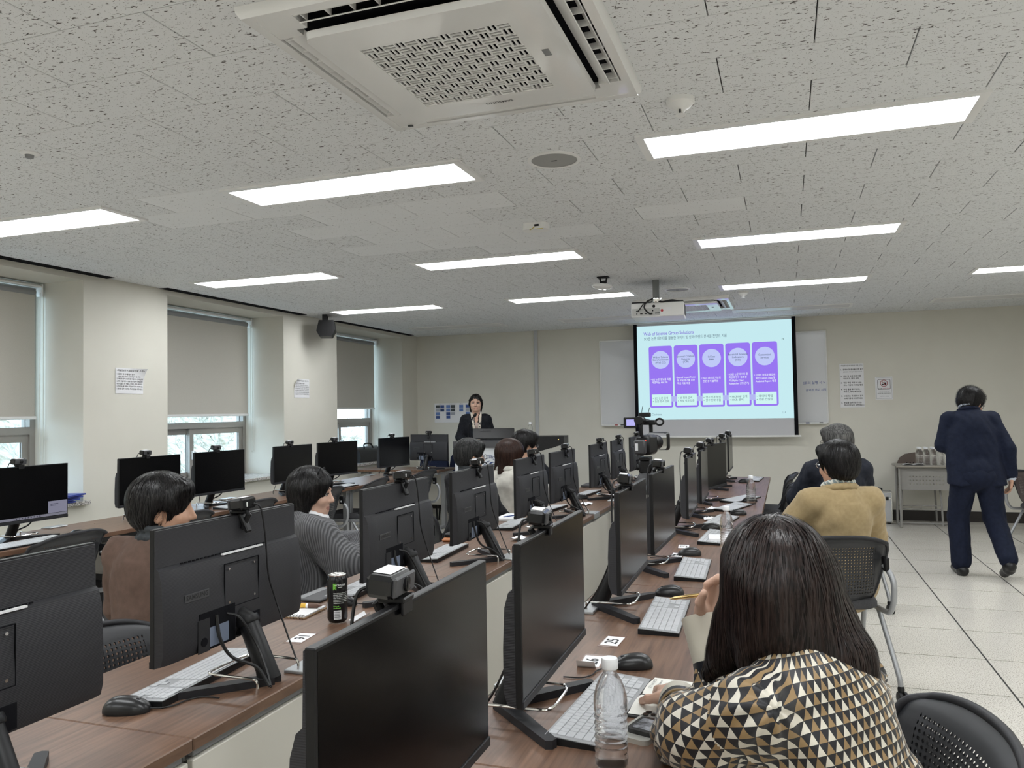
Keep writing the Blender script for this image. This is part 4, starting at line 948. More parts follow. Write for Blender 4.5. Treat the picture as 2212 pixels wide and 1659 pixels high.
# ------------------------------------------------------------------ chairs
def perf_mat(name, col, dx, rad, z0, z1, xw):
    m, nt, b = new_mat(name); tc = N(nt, 'ShaderNodeTexCoord'); sp = N(nt, 'ShaderNodeSeparateXYZ'); nt.links.new(tc.outputs['UV'], sp.inputs[0])
    def cell(o):
        d_ = N(nt, 'ShaderNodeMath', operation='DIVIDE'); d_.inputs[1].default_value = dx; nt.links.new(o, d_.inputs[0])
        f_ = N(nt, 'ShaderNodeMath', operation='FRACT'); nt.links.new(d_.outputs[0], f_.inputs[0])
        s_ = N(nt, 'ShaderNodeMath', operation='SUBTRACT'); s_.inputs[1].default_value = .5; nt.links.new(f_.outputs[0], s_.inputs[0])
        p_ = N(nt, 'ShaderNodeMath', operation='MULTIPLY'); nt.links.new(s_.outputs[0], p_.inputs[0]); nt.links.new(s_.outputs[0], p_.inputs[1]); return p_
    a, c = cell(sp.outputs[0]), cell(sp.outputs[1])
    s = N(nt, 'ShaderNodeMath', operation='ADD'); nt.links.new(a.outputs[0], s.inputs[0]); nt.links.new(c.outputs[0], s.inputs[1])
    lt = N(nt, 'ShaderNodeMath', operation='LESS_THAN'); lt.inputs[1].default_value = (rad/dx)**2; nt.links.new(s.outputs[0], lt.inputs[0])
    def rng(o, lo, hi):
        g1 = N(nt, 'ShaderNodeMath', operation='GREATER_THAN'); g1.inputs[1].default_value = lo; nt.links.new(o, g1.inputs[0])
        g2 = N(nt, 'ShaderNodeMath', operation='LESS_THAN'); g2.inputs[1].default_value = hi; nt.links.new(o, g2.inputs[0])
        mm = N(nt, 'ShaderNodeMath', operation='MULTIPLY'); nt.links.new(g1.outputs[0], mm.inputs[0]); nt.links.new(g2.outputs[0], mm.inputs[1]); return mm
    r1, r2 = rng(sp.outputs[0], -xw, xw), rng(sp.outputs[1], z0, z1)
    m1 = N(nt, 'ShaderNodeMath', operation='MULTIPLY'); nt.links.new(r1.outputs[0], m1.inputs[0]); nt.links.new(r2.outputs[0], m1.inputs[1])
    m2 = N(nt, 'ShaderNodeMath', operation='MULTIPLY'); nt.links.new(m1.outputs[0], m2.inputs[0]); nt.links.new(lt.outputs[0], m2.inputs[1])
    iv = N(nt, 'ShaderNodeMath', operation='SUBTRACT'); iv.inputs[0].default_value = 1; nt.links.new(m2.outputs[0], iv.inputs[1]); nt.links.new(iv.outputs[0], b.inputs['Alpha'])
    b.inputs['Base Color'].default_value = (*col, 1); b.inputs['Roughness'].default_value = .5
    return m
MT['shell'] = perf_mat('perforated_shell', (.028, .029, .033), .0148, .0042, .045, .285, .185)
MT['shell_b'] = perf_mat('perforated_brown_shell', (.10, .075, .07), .0155, .0042, .10, .27, .155)
def chair_profile(s):     # s 0..1 from seat to top: (y, z)
    P = [(-.185, .45), (-.215, .49), (-.228, .56), (-.232, .63), (-.242, .70), (-.264, .752), (-.295, .782)]
    k = s*(len(P)-1); i = min(int(k), len(P)-2); f = k-i; return (P[i][0]*(1-f)+P[i+1][0]*f, P[i][1]*(1-f)+P[i+1][1]*f)
def half_w(s): return .180+.068*min(1, s*1.6)-(.02*max(0, s-.75)/.25 if s > .75 else 0)
def make_chair(shell, name='training_chair'):
    t = thing(name, 'x', 'chair')
    def pt(u, v, off=0):
        y, z = chair_profile(v); a = (u-.5)*2; w = half_w(v)
        return (a*w, y+.075*a*a*(1-.35*v)+off, z-.018*abs(a)**3*(v**4)*2)
    nu, nv = 18, 22; m = MB(); m.grid(lambda u, v: pt(u, v), nu, nv)
    me = m.mesh('backrest', shell, 60); uv = me.uv_layers.new(name='UVMap')
    for lp in me.loops:
        c = me.vertices[lp.vertex_index].co; uv.data[lp.index].uv = (c.x, c.z-.45)
    o = obj('backrest', me, t); sm = o.modifiers.new('thickness', 'SOLIDIFY'); sm.thickness = .006
    edge = [pt(u, 1) for u in np.linspace(0, 1, 15)]+[pt(1, v) for v in np.linspace(.95, 0, 14)]+[pt(u, 0) for u in np.linspace(.95, .05, 9)]+[pt(0, v) for v in np.linspace(0, .95, 14)]
    MB().tube(edge, .0105, 8, closed=True).build('back_rim', MT['charcoal'], t, 60)
    s = MB(); P = rrect(.45, .44, .09, 6, 0, .03)
    n = len(P); lay = [(.93, .415), (1, .425), (1, .445), (.96, .462), (.80, .468)]
    vs = [(x*k, .03+(y-.03)*k, z) for k, z in lay for x, y in P]
    s.add(vs, [(j*n+i, j*n+(i+1) % n, (j+1)*n+(i+1) % n, (j+1)*n+i) for j in range(len(lay)-1) for i in range(n)]+[tuple(range(n))[::-1], tuple(range(4*n, 5*n))]); s.build('seat', noise_mat('seat_fabric', (.035, .035, .038), (.06, .06, .065), nscale=300, rough=.9), t, 50)
    for sx in (-1, 1):
        MB().tube(catmull([(sx*.225, -.215, .64), (sx*.245, -.262, .58), (sx*.245, -.272, .50), (sx*.243, -.235, .425), (sx*.242, -.15, .405), (sx*.242, .12, .405)], 5), .0135, 10).build('side_frame', MT['tube_grey'], t, 60)
        for (py, cy_) in ((.10, .235), (-.08, -.265)):
            lg = MB().tube(catmull([(sx*.242, py, .405), (sx*.250, py+(cy_-py)*.35, .30), (sx*.262, cy_*.94, .13), (sx*.265, cy_, .062)], 5), .0125, 10).build('leg', MT['tube_grey'], t, 60)
            ca = MB().lathe([(.014, .045), (.016, .07), (.012, .08)], 12, (sx*.265, cy_, 0))
            for dx in (-.013, .013): ca.lathe([(.020, -.008), (.029, -.006), (.029, .006), (.020, .008)], 18, (sx*.265+dx, cy_-.014, .029), R=Matrix.Rotation(math.pi/2, 3, 'Y'))
            ca.build('caster', MT['black'], lg, 40)
    MB().tube([(-.242, .0, .405), (.242, .0, .405)], .012, 8).build('cross_bar', MT['tube_grey'], t, 60)
    for sx in (-1, 1): MB().cbox((sx*.228, -.225, .645), (.022, .05, .07), .006).build('back_bracket', MT['black'], t)
    return t
ch = make_chair(MT['shell']); cf = [True]
def chair(x, y, rz, label, group): return place(ch, cf, (x, y, 0), math.radians(rz), label, group)
for i, y in enumerate([3.36, 4.27, 4.99, 5.97, 6.83, 7.93]):
    chair(-3.99, y, 90+[2, -3, 1, -2, 4, -4][i], 'dark perforated-back chair at the window row, %s from the lectern end' % ordn[5-i], 'chairs of the window row')
chair(-1.70, 1.80, -90, 'empty dark chair pushed under the near end of the middle row', 'chairs of the middle row')
for (x, y, rz, l) in [(-2.10, 2.58, -62, 'dark chair under the young man in the brown coat'), (-2.12, 3.42, -62, 'dark chair under the woman in the grey cardigan'), (-2.12, 5.02, -60, 'dark chair under the man with grey-streaked hair'), (-2.02, 5.78, -75, 'dark chair under the woman in the cream coat'), (-2.12, 6.72, -60, 'dark chair under the man with tousled black hair'), (-2.10, 7.62, -100, 'empty dark chair at the lectern end of the middle row')]:
    chair(x, y, rz, l, 'chairs of the middle row')
for (y, l) in [(5.30, 'third'), (6.95, 'second'), (7.90, 'first')]: chair(-.21, y, 90, 'empty dark chair pushed under the screen row, %s from the screen wall' % l, 'chairs of the screen row')
chair(.080, 1.73, 102, 'dark perforated-back chair of the patterned-blouse woman', 'chairs of the screen row')
chair(.150, 4.35, 15, 'dark perforated-back chair of the man in the tan jacket', 'chairs of the screen row')
chair(.30, 6.12, 15, 'dark chair of the man in the dark jacket', 'chairs of the screen row')
cb_ = make_chair(MT['shell_b']); cb_.location = (2.30, 8.55, 0); cb_.rotation_euler = (0, 0, math.radians(-60)); tag(cb_, 'brown training chair on casters behind the walking man', None, 'chairs of the screen row')
for (x, y, l) in ((-4.52, 9.62, 'navy round-topped chair close to the window pillar'), (-4.12, 9.72, 'navy round-topped chair beside the other navy one')):
    t = thing('navy_chair', l, 'chair', (x, y, 0), rz=math.pi, group='navy chairs by the front wall'); nv_ = mat('navy_fabric', (.008, .014, .045), .8)
    bk = MB(); P = [(-.20, 0), (-.21, .2), (-.19, .33), (-.12, .41), (0, .435), (.12, .41), (.19, .33), (.21, .2), (.20, 0)]; bk.prism(P, -.22, -.17, 'y'); bk.v = [(a, b, c+.48) for a, b, c in bk.v]; bk.build('backrest', nv_, t, 40)
    MB().prism(rrect(.44, .42, .08), .42, .48).build('seat', nv_, t, 40)
    for sx in (-1, 1):
        for sy in (-1, 1): MB().tube([(sx*.18, sy*.17, .42), (sx*.21, sy*.20, .01)], .012, 8).build('leg', MT['black'], t)

# ------------------------------------------------------------------ bottles, can, papers and other desk things
def bottle_profile():
    P = [(.028, 0), (.0315, .004), (.0325, .012)]
    for k in range(7): z = .018+.0125*k; P += [(.0325, z), (.0305, z+.005), (.0305, z+.0075), (.0325, z+.0115)]
    P += [(.0325, .108), (.0328, .120), (.0320, .132), (.0275, .150), (.020, .166), (.0142, .174), (.0135, .178), (.0135, .186)]
    return P
def make_bottle():
    t = thing('water_bottle', 'x', 'bottle')
    MB().lathe(bottle_profile(), 28).build('bottle', MT['pet'], t, 60)
    MB().lathe([(.0152, .183), (.0165, .185), (.0165, .200), (.0150, .204)], 24).build('cap', MT['cap'], t, 30)
    return t
bt = make_bottle(); bf = [True]
for (x, y, z, l, g) in [(-.338, 1.53, ZD, 'clear water bottle with white cap beside the phone', 'water bottles'), (-.292, 4.03, ZD, 'clear water bottle with white cap beside the white block of paper', 'water bottles'), (-.251, 5.86, ZD, 'clear water bottle with white cap far along the screen row', 'water bottles'), (LC[0]+.42, LC[1]+.1, 1.075, 'clear water bottle standing on the lectern', 'water bottles')]:
    place(bt, bf, (x, y, z), 0, l, g)
for i in range(5):
    for j in range(3): copy_tree(bt, None, (1.44+.068*i, 10.14+.07*j, .711), 0, 'clear water bottle in the cluster on the school table', 'bottles on the school table')
t = thing('open_book', 'open white booklet lying on the school table', 'book', (1.36, 10.16, .711)); MB().grid(lambda u, v: ((u-.5)*.22, (v-.5)*.15, .004+.010*abs(math.sin(u*math.pi*2))), 12, 2).build('pages', MT['paper'], t, 60); MB().cbox((0, 0, .0015), (.225, .155, .003), .001).build('cover', MT['dgrey'], t, 0)

t = thing('drink_can', 'tall black energy drink can with green print', 'can', (-1.42, 2.305, ZD), rz=math.radians(34))
cbk = mat('can_black', (.008, .008, .009), .22, .3)
MB().lathe([(.024, .003), (.029, .007), (.033, .016), (.033, .140), (.030, .148), (.027, .155)], 36).build('body', cbk, t, 50)
tp = MB().lathe([(.027, .154), (.0285, .158), (.0265, .159), (.025, .156), (.002, .1555)], 36, cap=False); tp.cbox((0, .008, .158), (.012, .022, .0015), .0005); tp.build('lid', mat('can_alu', (.72, .72, .70), .25, .9), t, 50)
MB().lathe([(.0235, .0), (.0245, .004)], 36).build('base_rim', MT['chrome'], t)
def wrap(me, z, a0, r=.0333):
    for q in me.vertices: a = a0+q.co.x/r; q.co = Vector((r*math.sin(a), -r*math.cos(a), z+q.co.y))
    return me
ink_g = mat('can_green', (.18, .50, .06), .5); ink_w = mat('can_white', (.60, .62, .60), .5); a0 = 0.05
for s, sz, z, m_, dx in (('MONSTER', .0085, .127, ink_w, .006), ('ENERGY', .004, .120, ink_w, .006)): obj('lettering', wrap(text_mesh(s, sz, m_, 'CENTER', .02), z, a0+dx/.033), t)
def wrect(mb, x0, x1, z0, z1, r):
    mb.grid(lambda u, v: (r*math.sin(a0+(x0+(x1-x0)*u)/.033), -r*math.cos(a0+(x0+(x1-x0)*u)/.033), z0+(z1-z0)*v), 10, 1)
ml = MB()
for k in range(3): wrect(ml, -.017+.004*k, -.0145+.004*k, .112+(.003 if k == 1 else 0), .133, .0334)
obj('logo', ml.mesh('logo', ink_g, 0), t)
body = '\n'.join(['TEAR INTO A CAN OF THE', 'MEANEST ENERGY DRINK', 'ON THE PLANET. IT IS THE', 'IDEAL COMBO OF THE RIGHT', 'INGREDIENTS IN THE RIGHT', 'PROPORTION TO DELIVER', 'THE BIG BAD BUZZ.'])
obj('lettering', wrap(text_mesh(body, .0040, ink_w, 'LEFT', .01, 1.35), .085, a0-.016/.033), t)
obj('lettering', wrap(text_mesh('Unleash\nthe Beast!', .0058, ink_g, 'LEFT', .02), .056, a0-.016/.033), t)
bc = MB(); wrect(bc, -.015, .009, .017, .046, .0334); obj('barcode_label', bc.mesh('barcode_label', MT['paper'], 0), t); bc = MB()
for k in range(10): wrect(bc, -.013, .007, .019+.0026*k, .0199+.0026*k+(.0006 if k % 3 else 0), .0336)
obj('barcode', bc.mesh('barcode', MT['ink'], 0), t)['kind'] = 'stuff'

def card(num, label, x, y, rz, torn=False):
    t = thing('number_card', label, 'card', (x, y, ZD), rz=rz, group='seat number cards')
    MB().box(-.062, .062, -.030, .030, .0002, .0006).build('tape', mat('brown_tape', (.17, .10, .075), .25), t, 0)
    MB().box(-.046, .046, -.026, .026, .0006, .0011).build('paper', MT['paper'], t, 0)
    frame_obj('numeral', text_mesh(num, .052, MT['ink'], 'CENTER', .015), t, (-.004, -.001, .0014), (1, 0, 0), (0, 1, 0))
    if torn: MB().grid(lambda u, v: (-.05-.02*u, -.02+.05*v, .001+.02*u*u), 4, 4).build('peeled_edge', MT['paper'], t, 60)
card('16', 'seat number card 16 taped to the middle row', -1.432, 2.114, -math.pi/2+.1); card('25', 'seat number card 25 taped to the screen row', -.505, 2.335, math.pi/2-.05); card('26', 'torn seat number card 26 taped to the screen row', -.52, 2.135, math.pi/2+.05, True)
card('24', 'crumpled seat number card on the desk before the white paper block', -.50, 3.78, math.pi/2); card('23', 'crumpled seat number card right beside the white paper block', -.50, 4.02, math.pi/2+.1)
def slab(name, label, cat, x, y, z, d, rz, m, r=.002, group=None):
    o = MB().cbox((0, 0, d[2]/2), d, r).build(name, m, None, 20, (x, y, z), (0, 0, rz)); return tag(o, label, cat, group)
t = thing('open_notebook', 'open white notebook with small handwriting under the patterned-sleeve hand', 'notebook', (-.262, 1.895, ZD), rz=math.radians(-5))
MB().cbox((0, 0, .003), (.170, .26, .006), .0015).build('cover', MT['dgrey'], t, 0)
for s in (-1, 1): MB().grid(lambda u, v: ((u-.5)*.164, s*(.003+.124*v), .0075+.008*math.sin(min(1, v*1.25)*math.pi)**.6*.7), 4, 12).build('pages', mat('ivory_paper', (.76, .75, .70), .7), t, 60)
for s, x, y in (('오전 10시 설명회', -.070, .08), ('Web of Science', -.055, .08), ('JCR  InCites', -.04, .08), ('논문 검색 방법', -.025, .08)): frame_obj('handwriting', text_mesh(s, .0095, MT['ink'], 'LEFT'), t, (x, y-.05, .0145), (0, 1, 0), (-1, 0, 0))
t = thing('smartphone', 'smartphone with three rear cameras in a clear case, face down', 'phone', (-.300, 1.712, ZD), rz=math.radians(-18))
MB().prism(rrect(.078, .155, .014), 0, .010).build('case', mat('clear_case', (.55, .54, .50), .15, .4), t, 20); MB().prism(rrect(.034, .036, .009, 4, -.019, .054), .010, .0125).build('camera_plate', mat('phone_silver', (.45, .45, .44), .25, .6), t, 20)
for (x, y) in ((-.027, .062), (-.027, .046), (-.011, .054)): MB().lathe([(.0068, .0125), (.0068, .0145), (.0045, .0145)], 18, (x, y, 0)).build('camera_lens', MT['black_gloss'], t)
t = thing('smart_watch', 'square black display puck lying on the smartphone', 'watch', (-.294, 1.694, ZD+.010), rz=math.radians(-18))
MB().prism(rrect(.066, .078, .012), 0, .009).build('housing', MT['black_gloss'], t, 20); MB().prism(rrect(.050, .055, .006), .009, .0094).build('display', noise_mat('grey_picture', (.03, .03, .035), (.35, .36, .40), nscale=45, rough=.2), t, 0)
slab('paper_block', 'thick white block of paper by the second water bottle', 'paper', -.345, 4.20, ZD, (.10, .14, .028), .1, MT['paper'])
t = thing('spiral_notepad', 'spiral notepad with blank white pages beside the drink can', 'notepad', (-1.605, 2.38, ZD), rz=math.radians(4))
MB().cbox((0, 0, .002), (.105, .15, .004), .001).build('cover', mat('kraft_cover', (.35, .22, .12), .7), t, 0); MB().cbox((.0, 0, .007), (.10, .146, .006), .001).build('pages', MT['paper'], t, 0)
sp = MB()
for k in range(9): sp.tube([(-.045+.0112*k, -.073+.009*math.cos(a), .006+.007*math.sin(a)) for a in np.linspace(0, 2*math.pi, 10, endpoint=False)], .001, 5, closed=True)
sp.build('spiral', MT['black'], t)
t = thing('yellow_pen', 'yellow and brown novelty pen lying on the spiral notepad', 'pen', (-1.61, 2.41, ZD+.018), rz=math.radians(12))
yl = mat('pen_yellow', (.75, .45, .05), .4); RX = Matrix.Rotation(math.pi/2, 3, 'Y')
MB().lathe([(.003, -.075), (.012, -.072), (.014, -.062), (.009, -.052), (.0075, -.05)], 16, R=RX).build('topper', yl, t); MB().lathe([(.0075, -.05), (.008, .0)], 16, R=RX).build('barrel', yl, t); MB().lathe([(.0082, 0), (.0082, .008)], 16, R=RX).build('ring', MT['paper'], t); MB().lathe([(.0088, .008), (.0085, .04), (.003, .05), (.001, .058)], 16, R=RX).build('grip', mat('pen_brown', (.13, .07, .05), .5), t)
t = thing('tablet_case', 'grey tablet in a folio lying before the keyboard of the middle row', 'tablet', (-1.685, 2.62, ZD), rz=0); MB().cbox((0, 0, .005), (.12, .20, .010), .003).build('folio', MT['dgrey'], t, 20); MB().box(-.05, -.02, -.09, .09, .0101, .0106).build('stripe', MT['grey'], t, 0)
o = MB().grid(lambda u, v: ((u-.5)*.03, (v-.5)*.07, .001+.022*abs(u-.5)*2*(.3+.7*v)), 4, 4).build('folded_tissue', MT['paper'], None, 60, (-1.36, 2.345, ZD), (0, 0, -.3)); tag(o, 'folded white tissue beside the drink can', 'tissue', 'white tissues')
def tissue(x, y, s, l):
    r = random.Random(int(x*1000+y*77)); hs = [[r.uniform(.004, .03) for _ in range(6)] for _ in range(6)]
    o = MB().grid(lambda u, v: ((u-.5)*.09*s, (v-.5)*.10*s, hs[int(u*5)][int(v*5)]*(1-abs(u-.5))*s), 5, 5).build('crumpled_tissue', MT['paper'], None, 30, (x, y, ZD+.001), (0, 0, r.uniform(0, 3))); tag(o, l, 'tissue', 'white tissues')
tissue(-1.36, 4.02, .9, 'crumpled white tissue in the middle row by the cream-coat woman'); tissue(-1.42, 3.78, .6, 'small crumpled white tissue in the middle row'); tissue(-1.40, 5.62, .9, 'crumpled white tissue further along the middle row'); tissue(-.46, 5.0, .8, 'crumpled white tissue in the screen row'); tissue(-.47, 5.5, .8, 'crumpled white wrapper in the screen row')
slab('laptop', 'closed black laptop beside the grey-cardigan woman', 'laptop', -1.70, 3.98, ZD+.02, (.10, .16, .022), .05, MT['black'], .006)
slab('wallet', 'tan leather wallet under the closed black laptop', 'wallet', -1.695, 3.97, ZD, (.115, .20, .020), .05, mat('tan_leather', (.42, .16, .06), .5), .008)
t = thing('open_notebook', 'open white notebook with a blue pen before the cream-coat woman', 'notebook', (-1.69, 4.82, ZD)); MB().cbox((0, 0, .009), (.13, .24, .018), .002).build('pages', MT['paper'], t, 0); MB().tube([(-.02, -.08, .021), (.03, .01, .021)], .003, 8).build('pen', mat('pen_blue', (.03, .08, .3), .4), t)
slab('laptop', 'closed dark laptop at the lectern end of the middle row', 'laptop', -1.66, 7.02, ZD, (.18, .26, .02), 0, MT['dgrey'], .004)
slab('pencil_case', 'black pencil case before the fourth middle-row monitor', 'case', -1.42, 5.40, ZD, (.05, .17, .035), .2, MT['black'], .012)
# things on the window sills
for k in range(4):
    t = thing('blue_folder', 'blue document folder in the loose pile on the window sill', 'folder', (-5.25+.012*k, 4.56+.02*k, ZS+.028+.016*k), rz=math.radians(10*k-12), group='blue folders on the sill'); MB().prism([(-.09, -.10), (.09, -.10), (.10, .10), (-.08, .10)], 0, .012).build('cover', mat('folder_blue', (.035, .055, .28), .45), t, 0); MB().box(-.075, .085, -.095, .095, .003, .009).build('sheets', MT['paper'], t, 0)
t = thing('black_bag', 'black padded equipment bag on the last window sill', 'bag', (-5.42, 9.42, ZS+.027))
bg_ = MB(); P = [(-.16, 0), (.16, 0), (.17, .08), (.15, .15), (.08, .20), (-.09, .19), (-.16, .12)]
bg_.prism(P, -.30, .30, 'y'); bg_.build('body', mat('bag_black', (.010, .011, .014), .35), t, 50); MB().tube(catmull([(.12, -.12, .18), (.10, -.08, .235), (.10, .08, .235), (.12, .12, .18)]), .010, 8).build('handle', MT['black'], t); MB().tube(catmull([(.16, .28, .10), (.21, .36, -.02), (.22, .45, -.16), (.24, .52, -.26)]), .012, 8).build('strap', MT['black'], t)
# computers under the window row
for i, y in enumerate((3.9, 4.62, 5.4, 6.3)):
    t = thing('computer_tower', 'black computer tower on the floor under the window row, %s from the lectern end' % ordn[3-i], 'computer', (-4.20, y, 0), group='computer towers')
    MB().cbox((0, 0, .21), (.38, .17, .40), .008).build('case', MT['black'], t, 20); MB().cbox((.192, 0, .21), (.012, .16, .38), .005).build('front_panel', MT['dgrey'], t, 20); MB().box(.1985, .1995, -.06, -.02, .30, .34).build('sticker', mat('sticker_blue', (.05, .15, .45), .4), t, 0)
    MB().tube(catmull([(-.1, .12, .40), (-.12, .16, .60), (-.10, .13, .72)]), .004, 6).build('cable', MT['cable'], t)
# ------------------------------------------------------------------ people: smooth distance-field bodies and clothes
V3 = lambda *a: np.array(a, float)
def nrm(v): v = np.asarray(v, float); return v/np.linalg.norm(v)
class SDF:
    def __init__(s, k=.02): s.p = []; s.k = k
    def cap(s, a, b, ra, rb=None, lab=0, k=None, op=0): s.p.append(('c', np.array(a, float), np.array(b, float), ra, ra if rb is None else rb, lab, s.k if k is None else k, op)); return s
    def ell(s, c, r, A=None, lab=0, k=None, op=0): s.p.append(('e', np.array(c, float), np.array(r, float), np.eye(3) if A is None else np.array(A, float), None, lab, s.k if k is None else k, op)); return s
    def half(s, c, n, k=.004): s.p.append(('h', np.array(c, float), nrm(n), None, None, 0, k, 1)); return s
    def dist(s, q, P):
        if q[0] == 'c':
            a, b = q[1], q[2]; ba = b-a; L = max(ba@ba, 1e-9); t = np.clip(((P-a)@ba)/L, 0, 1)
            return np.linalg.norm(P-a-t[..., None]*ba, axis=-1)-(q[3]+(q[4]-q[3])*t)
        if q[0] == 'e':
            d = (P-q[1])@q[3].T; k0 = np.linalg.norm(d/q[2], axis=-1); k1 = np.linalg.norm(d/q[2]**2, axis=-1); return k0*(k0-1)/np.maximum(k1, 1e-6)
        return (P-q[1])@q[2]
    def bounds(s):
        lo = np.full(3, 1e9); hi = -lo
        for q in s.p:
            if q[7]: continue
            if q[0] == 'c': m = max(q[3], q[4]); a = np.minimum(q[1], q[2])-m; b = np.maximum(q[1], q[2])+m
            else: m = np.abs(q[3].T@np.diag(q[2])).sum(1); m = np.minimum(m, q[2].max()); a, b = q[1]-m, q[1]+m
            lo = np.minimum(lo, a); hi = np.maximum(hi, b)
        return lo, hi
    def field(s, h):
        lo, hi = s.bounds(); lo = lo-3*h-.01; n = np.ceil((hi+3*h+.01-lo)/h).astype(int)+1
        D = np.full(n, .2, np.float32); ax = [lo[i]+h*np.arange(n[i]) for i in range(3)]
        for q in s.p:
            mg = q[6]+4*h
            if q[0] == 'c': m = max(q[3], q[4])+mg; a = np.minimum(q[1], q[2])-m; b = np.maximum(q[1], q[2])+m
            elif q[0] == 'e': m = q[2].max()+mg; a, b = q[1]-m, q[1]+m
            else: a, b = lo, hi+1
            i0 = np.clip(np.floor((a-lo)/h).astype(int), 0, n); i1 = np.clip(np.ceil((b-lo)/h).astype(int)+1, 0, n)
            sl = tuple(slice(i0[i], i1[i]) for i in range(3))
            if any(i1-i0 <= 0): continue
            G = np.stack(np.meshgrid(*[ax[i][sl[i]] for i in range(3)], indexing='ij'), -1)
            d = s.dist(q, G); k = q[6]; E = D[sl]
            if q[7] == 0:
                hh = np.clip(.5+.5*(E-d)/k, 0, 1); D[sl] = (E*(1-hh)+d*hh)-k*hh*(1-hh)
            else:
                dd = d if q[0] == 'h' else -d
                hh = np.clip(.5-.5*(E-dd)/k, 0, 1); D[sl] = (E*(1-hh)+dd*hh)+k*hh*(1-hh)
        return D, lo
    def mesh(s, h):
        D, lo = s.field(h); v, f = nets(D, lo, h); s.D, s.lo, s.h = D, lo, h
        lab = np.zeros(len(v), int); best = np.full(len(v), 1e9); near = np.zeros(len(v), int)
        for i, q in enumerate(s.p):
            if q[7]: continue
            d = s.dist(q, v); m = d < best; best[m] = d[m]; lab[m] = q[5]; near[m] = i
        s.near = near
        return v, f, lab
def nets(D, lo, h):
    S = D < 0; n = np.array(D.shape)
    c = np.zeros(n-1, np.int8)
    for dx in (0, 1):
        for dy in (0, 1):
            for dz in (0, 1): c += S[dx:n[0]-1+dx, dy:n[1]-1+dy, dz:n[2]-1+dz]
    act = (c > 0) & (c < 8); I = np.argwhere(act); idx = np.full(n-1, -1, np.int32); idx[act] = np.arange(len(I))
    acc = np.zeros((len(I), 3)); cnt = np.zeros(len(I))
    co = [(x, y, z) for x in (0, 1) for y in (0, 1) for z in (0, 1)]
    val = {o: D[I[:, 0]+o[0], I[:, 1]+o[1], I[:, 2]+o[2]] for o in co}
    for a in co:
        for ax in range(3):
            if a[ax]: continue
            b = list(a); b[ax] = 1; b = tuple(b); va, vb = val[a], val[b]; m = (va < 0) != (vb < 0)
            t = va[m]/(va[m]-vb[m]); p = np.tile(np.array(a, float), (m.sum(), 1)); p[:, ax] += t; acc[m] += p; cnt[m] += 1
    v = lo+h*(I+acc/cnt[:, None]); F = []
    for ax in range(3):
        A = np.moveaxis(S, ax, 0); X = np.moveaxis(idx, ax, 0)
        e = A[:-1] != A[1:]; w = np.argwhere(e); w = w[(w[:, 1] > 0) & (w[:, 2] > 0) & (w[:, 1] < A.shape[1]-1) & (w[:, 2] < A.shape[2]-1)]
        i, j, k = w.T; q = np.stack([X[i, j-1, k-1], X[i, j, k-1], X[i, j, k], X[i, j-1, k]], 1); inn = A[i, j, k]
        if ax == 1: inn = ~inn
        q[~inn] = q[~inn][:, ::-1]; F.append(q)
    return v, np.concatenate(F)
def vnormals(v, f):
    a, b, c, d = (v[f[:, i]] for i in range(4)); n = np.cross(c-a, d-b); o = np.zeros_like(v)
    for i in range(4): np.add.at(o, f[:, i], n)
    return o/np.maximum(np.linalg.norm(o, axis=1), 1e-9)[:, None]
def folds(v, amp, seed, wl=(.05, .14), aniso=(1, 1, .45)):
    r = np.random.default_rng(seed); d = np.zeros(len(v)); w = v+.03*np.sin(v[:, [1, 2, 0]]*14)
    for _ in range(7):
        k = nrm(r.normal(size=3)*np.array(aniso)); L = r.uniform(*wl); d += np.sin(2*math.pi*(w@k)/L+r.uniform(0, 6))**3 if r.random() < .5 else np.sin(2*math.pi*(w@k)/L+r.uniform(0, 6))
    return amp*d/3
def np_obj(name, v, f, mats, parent, lab=None, uv=None):
    me = bpy.data.meshes.new(name); me.from_pydata(v.tolist(), [], f.tolist())
    for m in (mats if isinstance(mats, list) else [mats]): me.materials.append(m)
    if lab is not None:
        fl = lab[f]; me.polygons.foreach_set('material_index', np.median(fl, axis=1).astype(int))
    if uv is not None:
        u = me.uv_layers.new(name='UVMap'); li = np.empty(len(me.loops), int); me.loops.foreach_get('vertex_index', li)
        u.data.foreach_set('uv', uv(li, f).astype(np.float32).ravel())
    me.polygons.foreach_set('use_smooth', [True]*len(me.polygons)); me.update()
    return obj(name, me, parent)
def gz(D, lo, h, P):
    """trilinear sample"""
    g = (P-lo)/h; i = np.clip(np.floor(g).astype(int), 0, np.array(D.shape)-2); f = g-i; o = 0
    for dx in (0, 1):
        for dy in (0, 1):
            for dz in (0, 1):
                w = (f[:, 0] if dx else 1-f[:, 0])*(f[:, 1] if dy else 1-f[:, 1])*(f[:, 2] if dz else 1-f[:, 2]); o = o+w*D[i[:, 0]+dx, i[:, 1]+dy, i[:, 2]+dz]
    return o
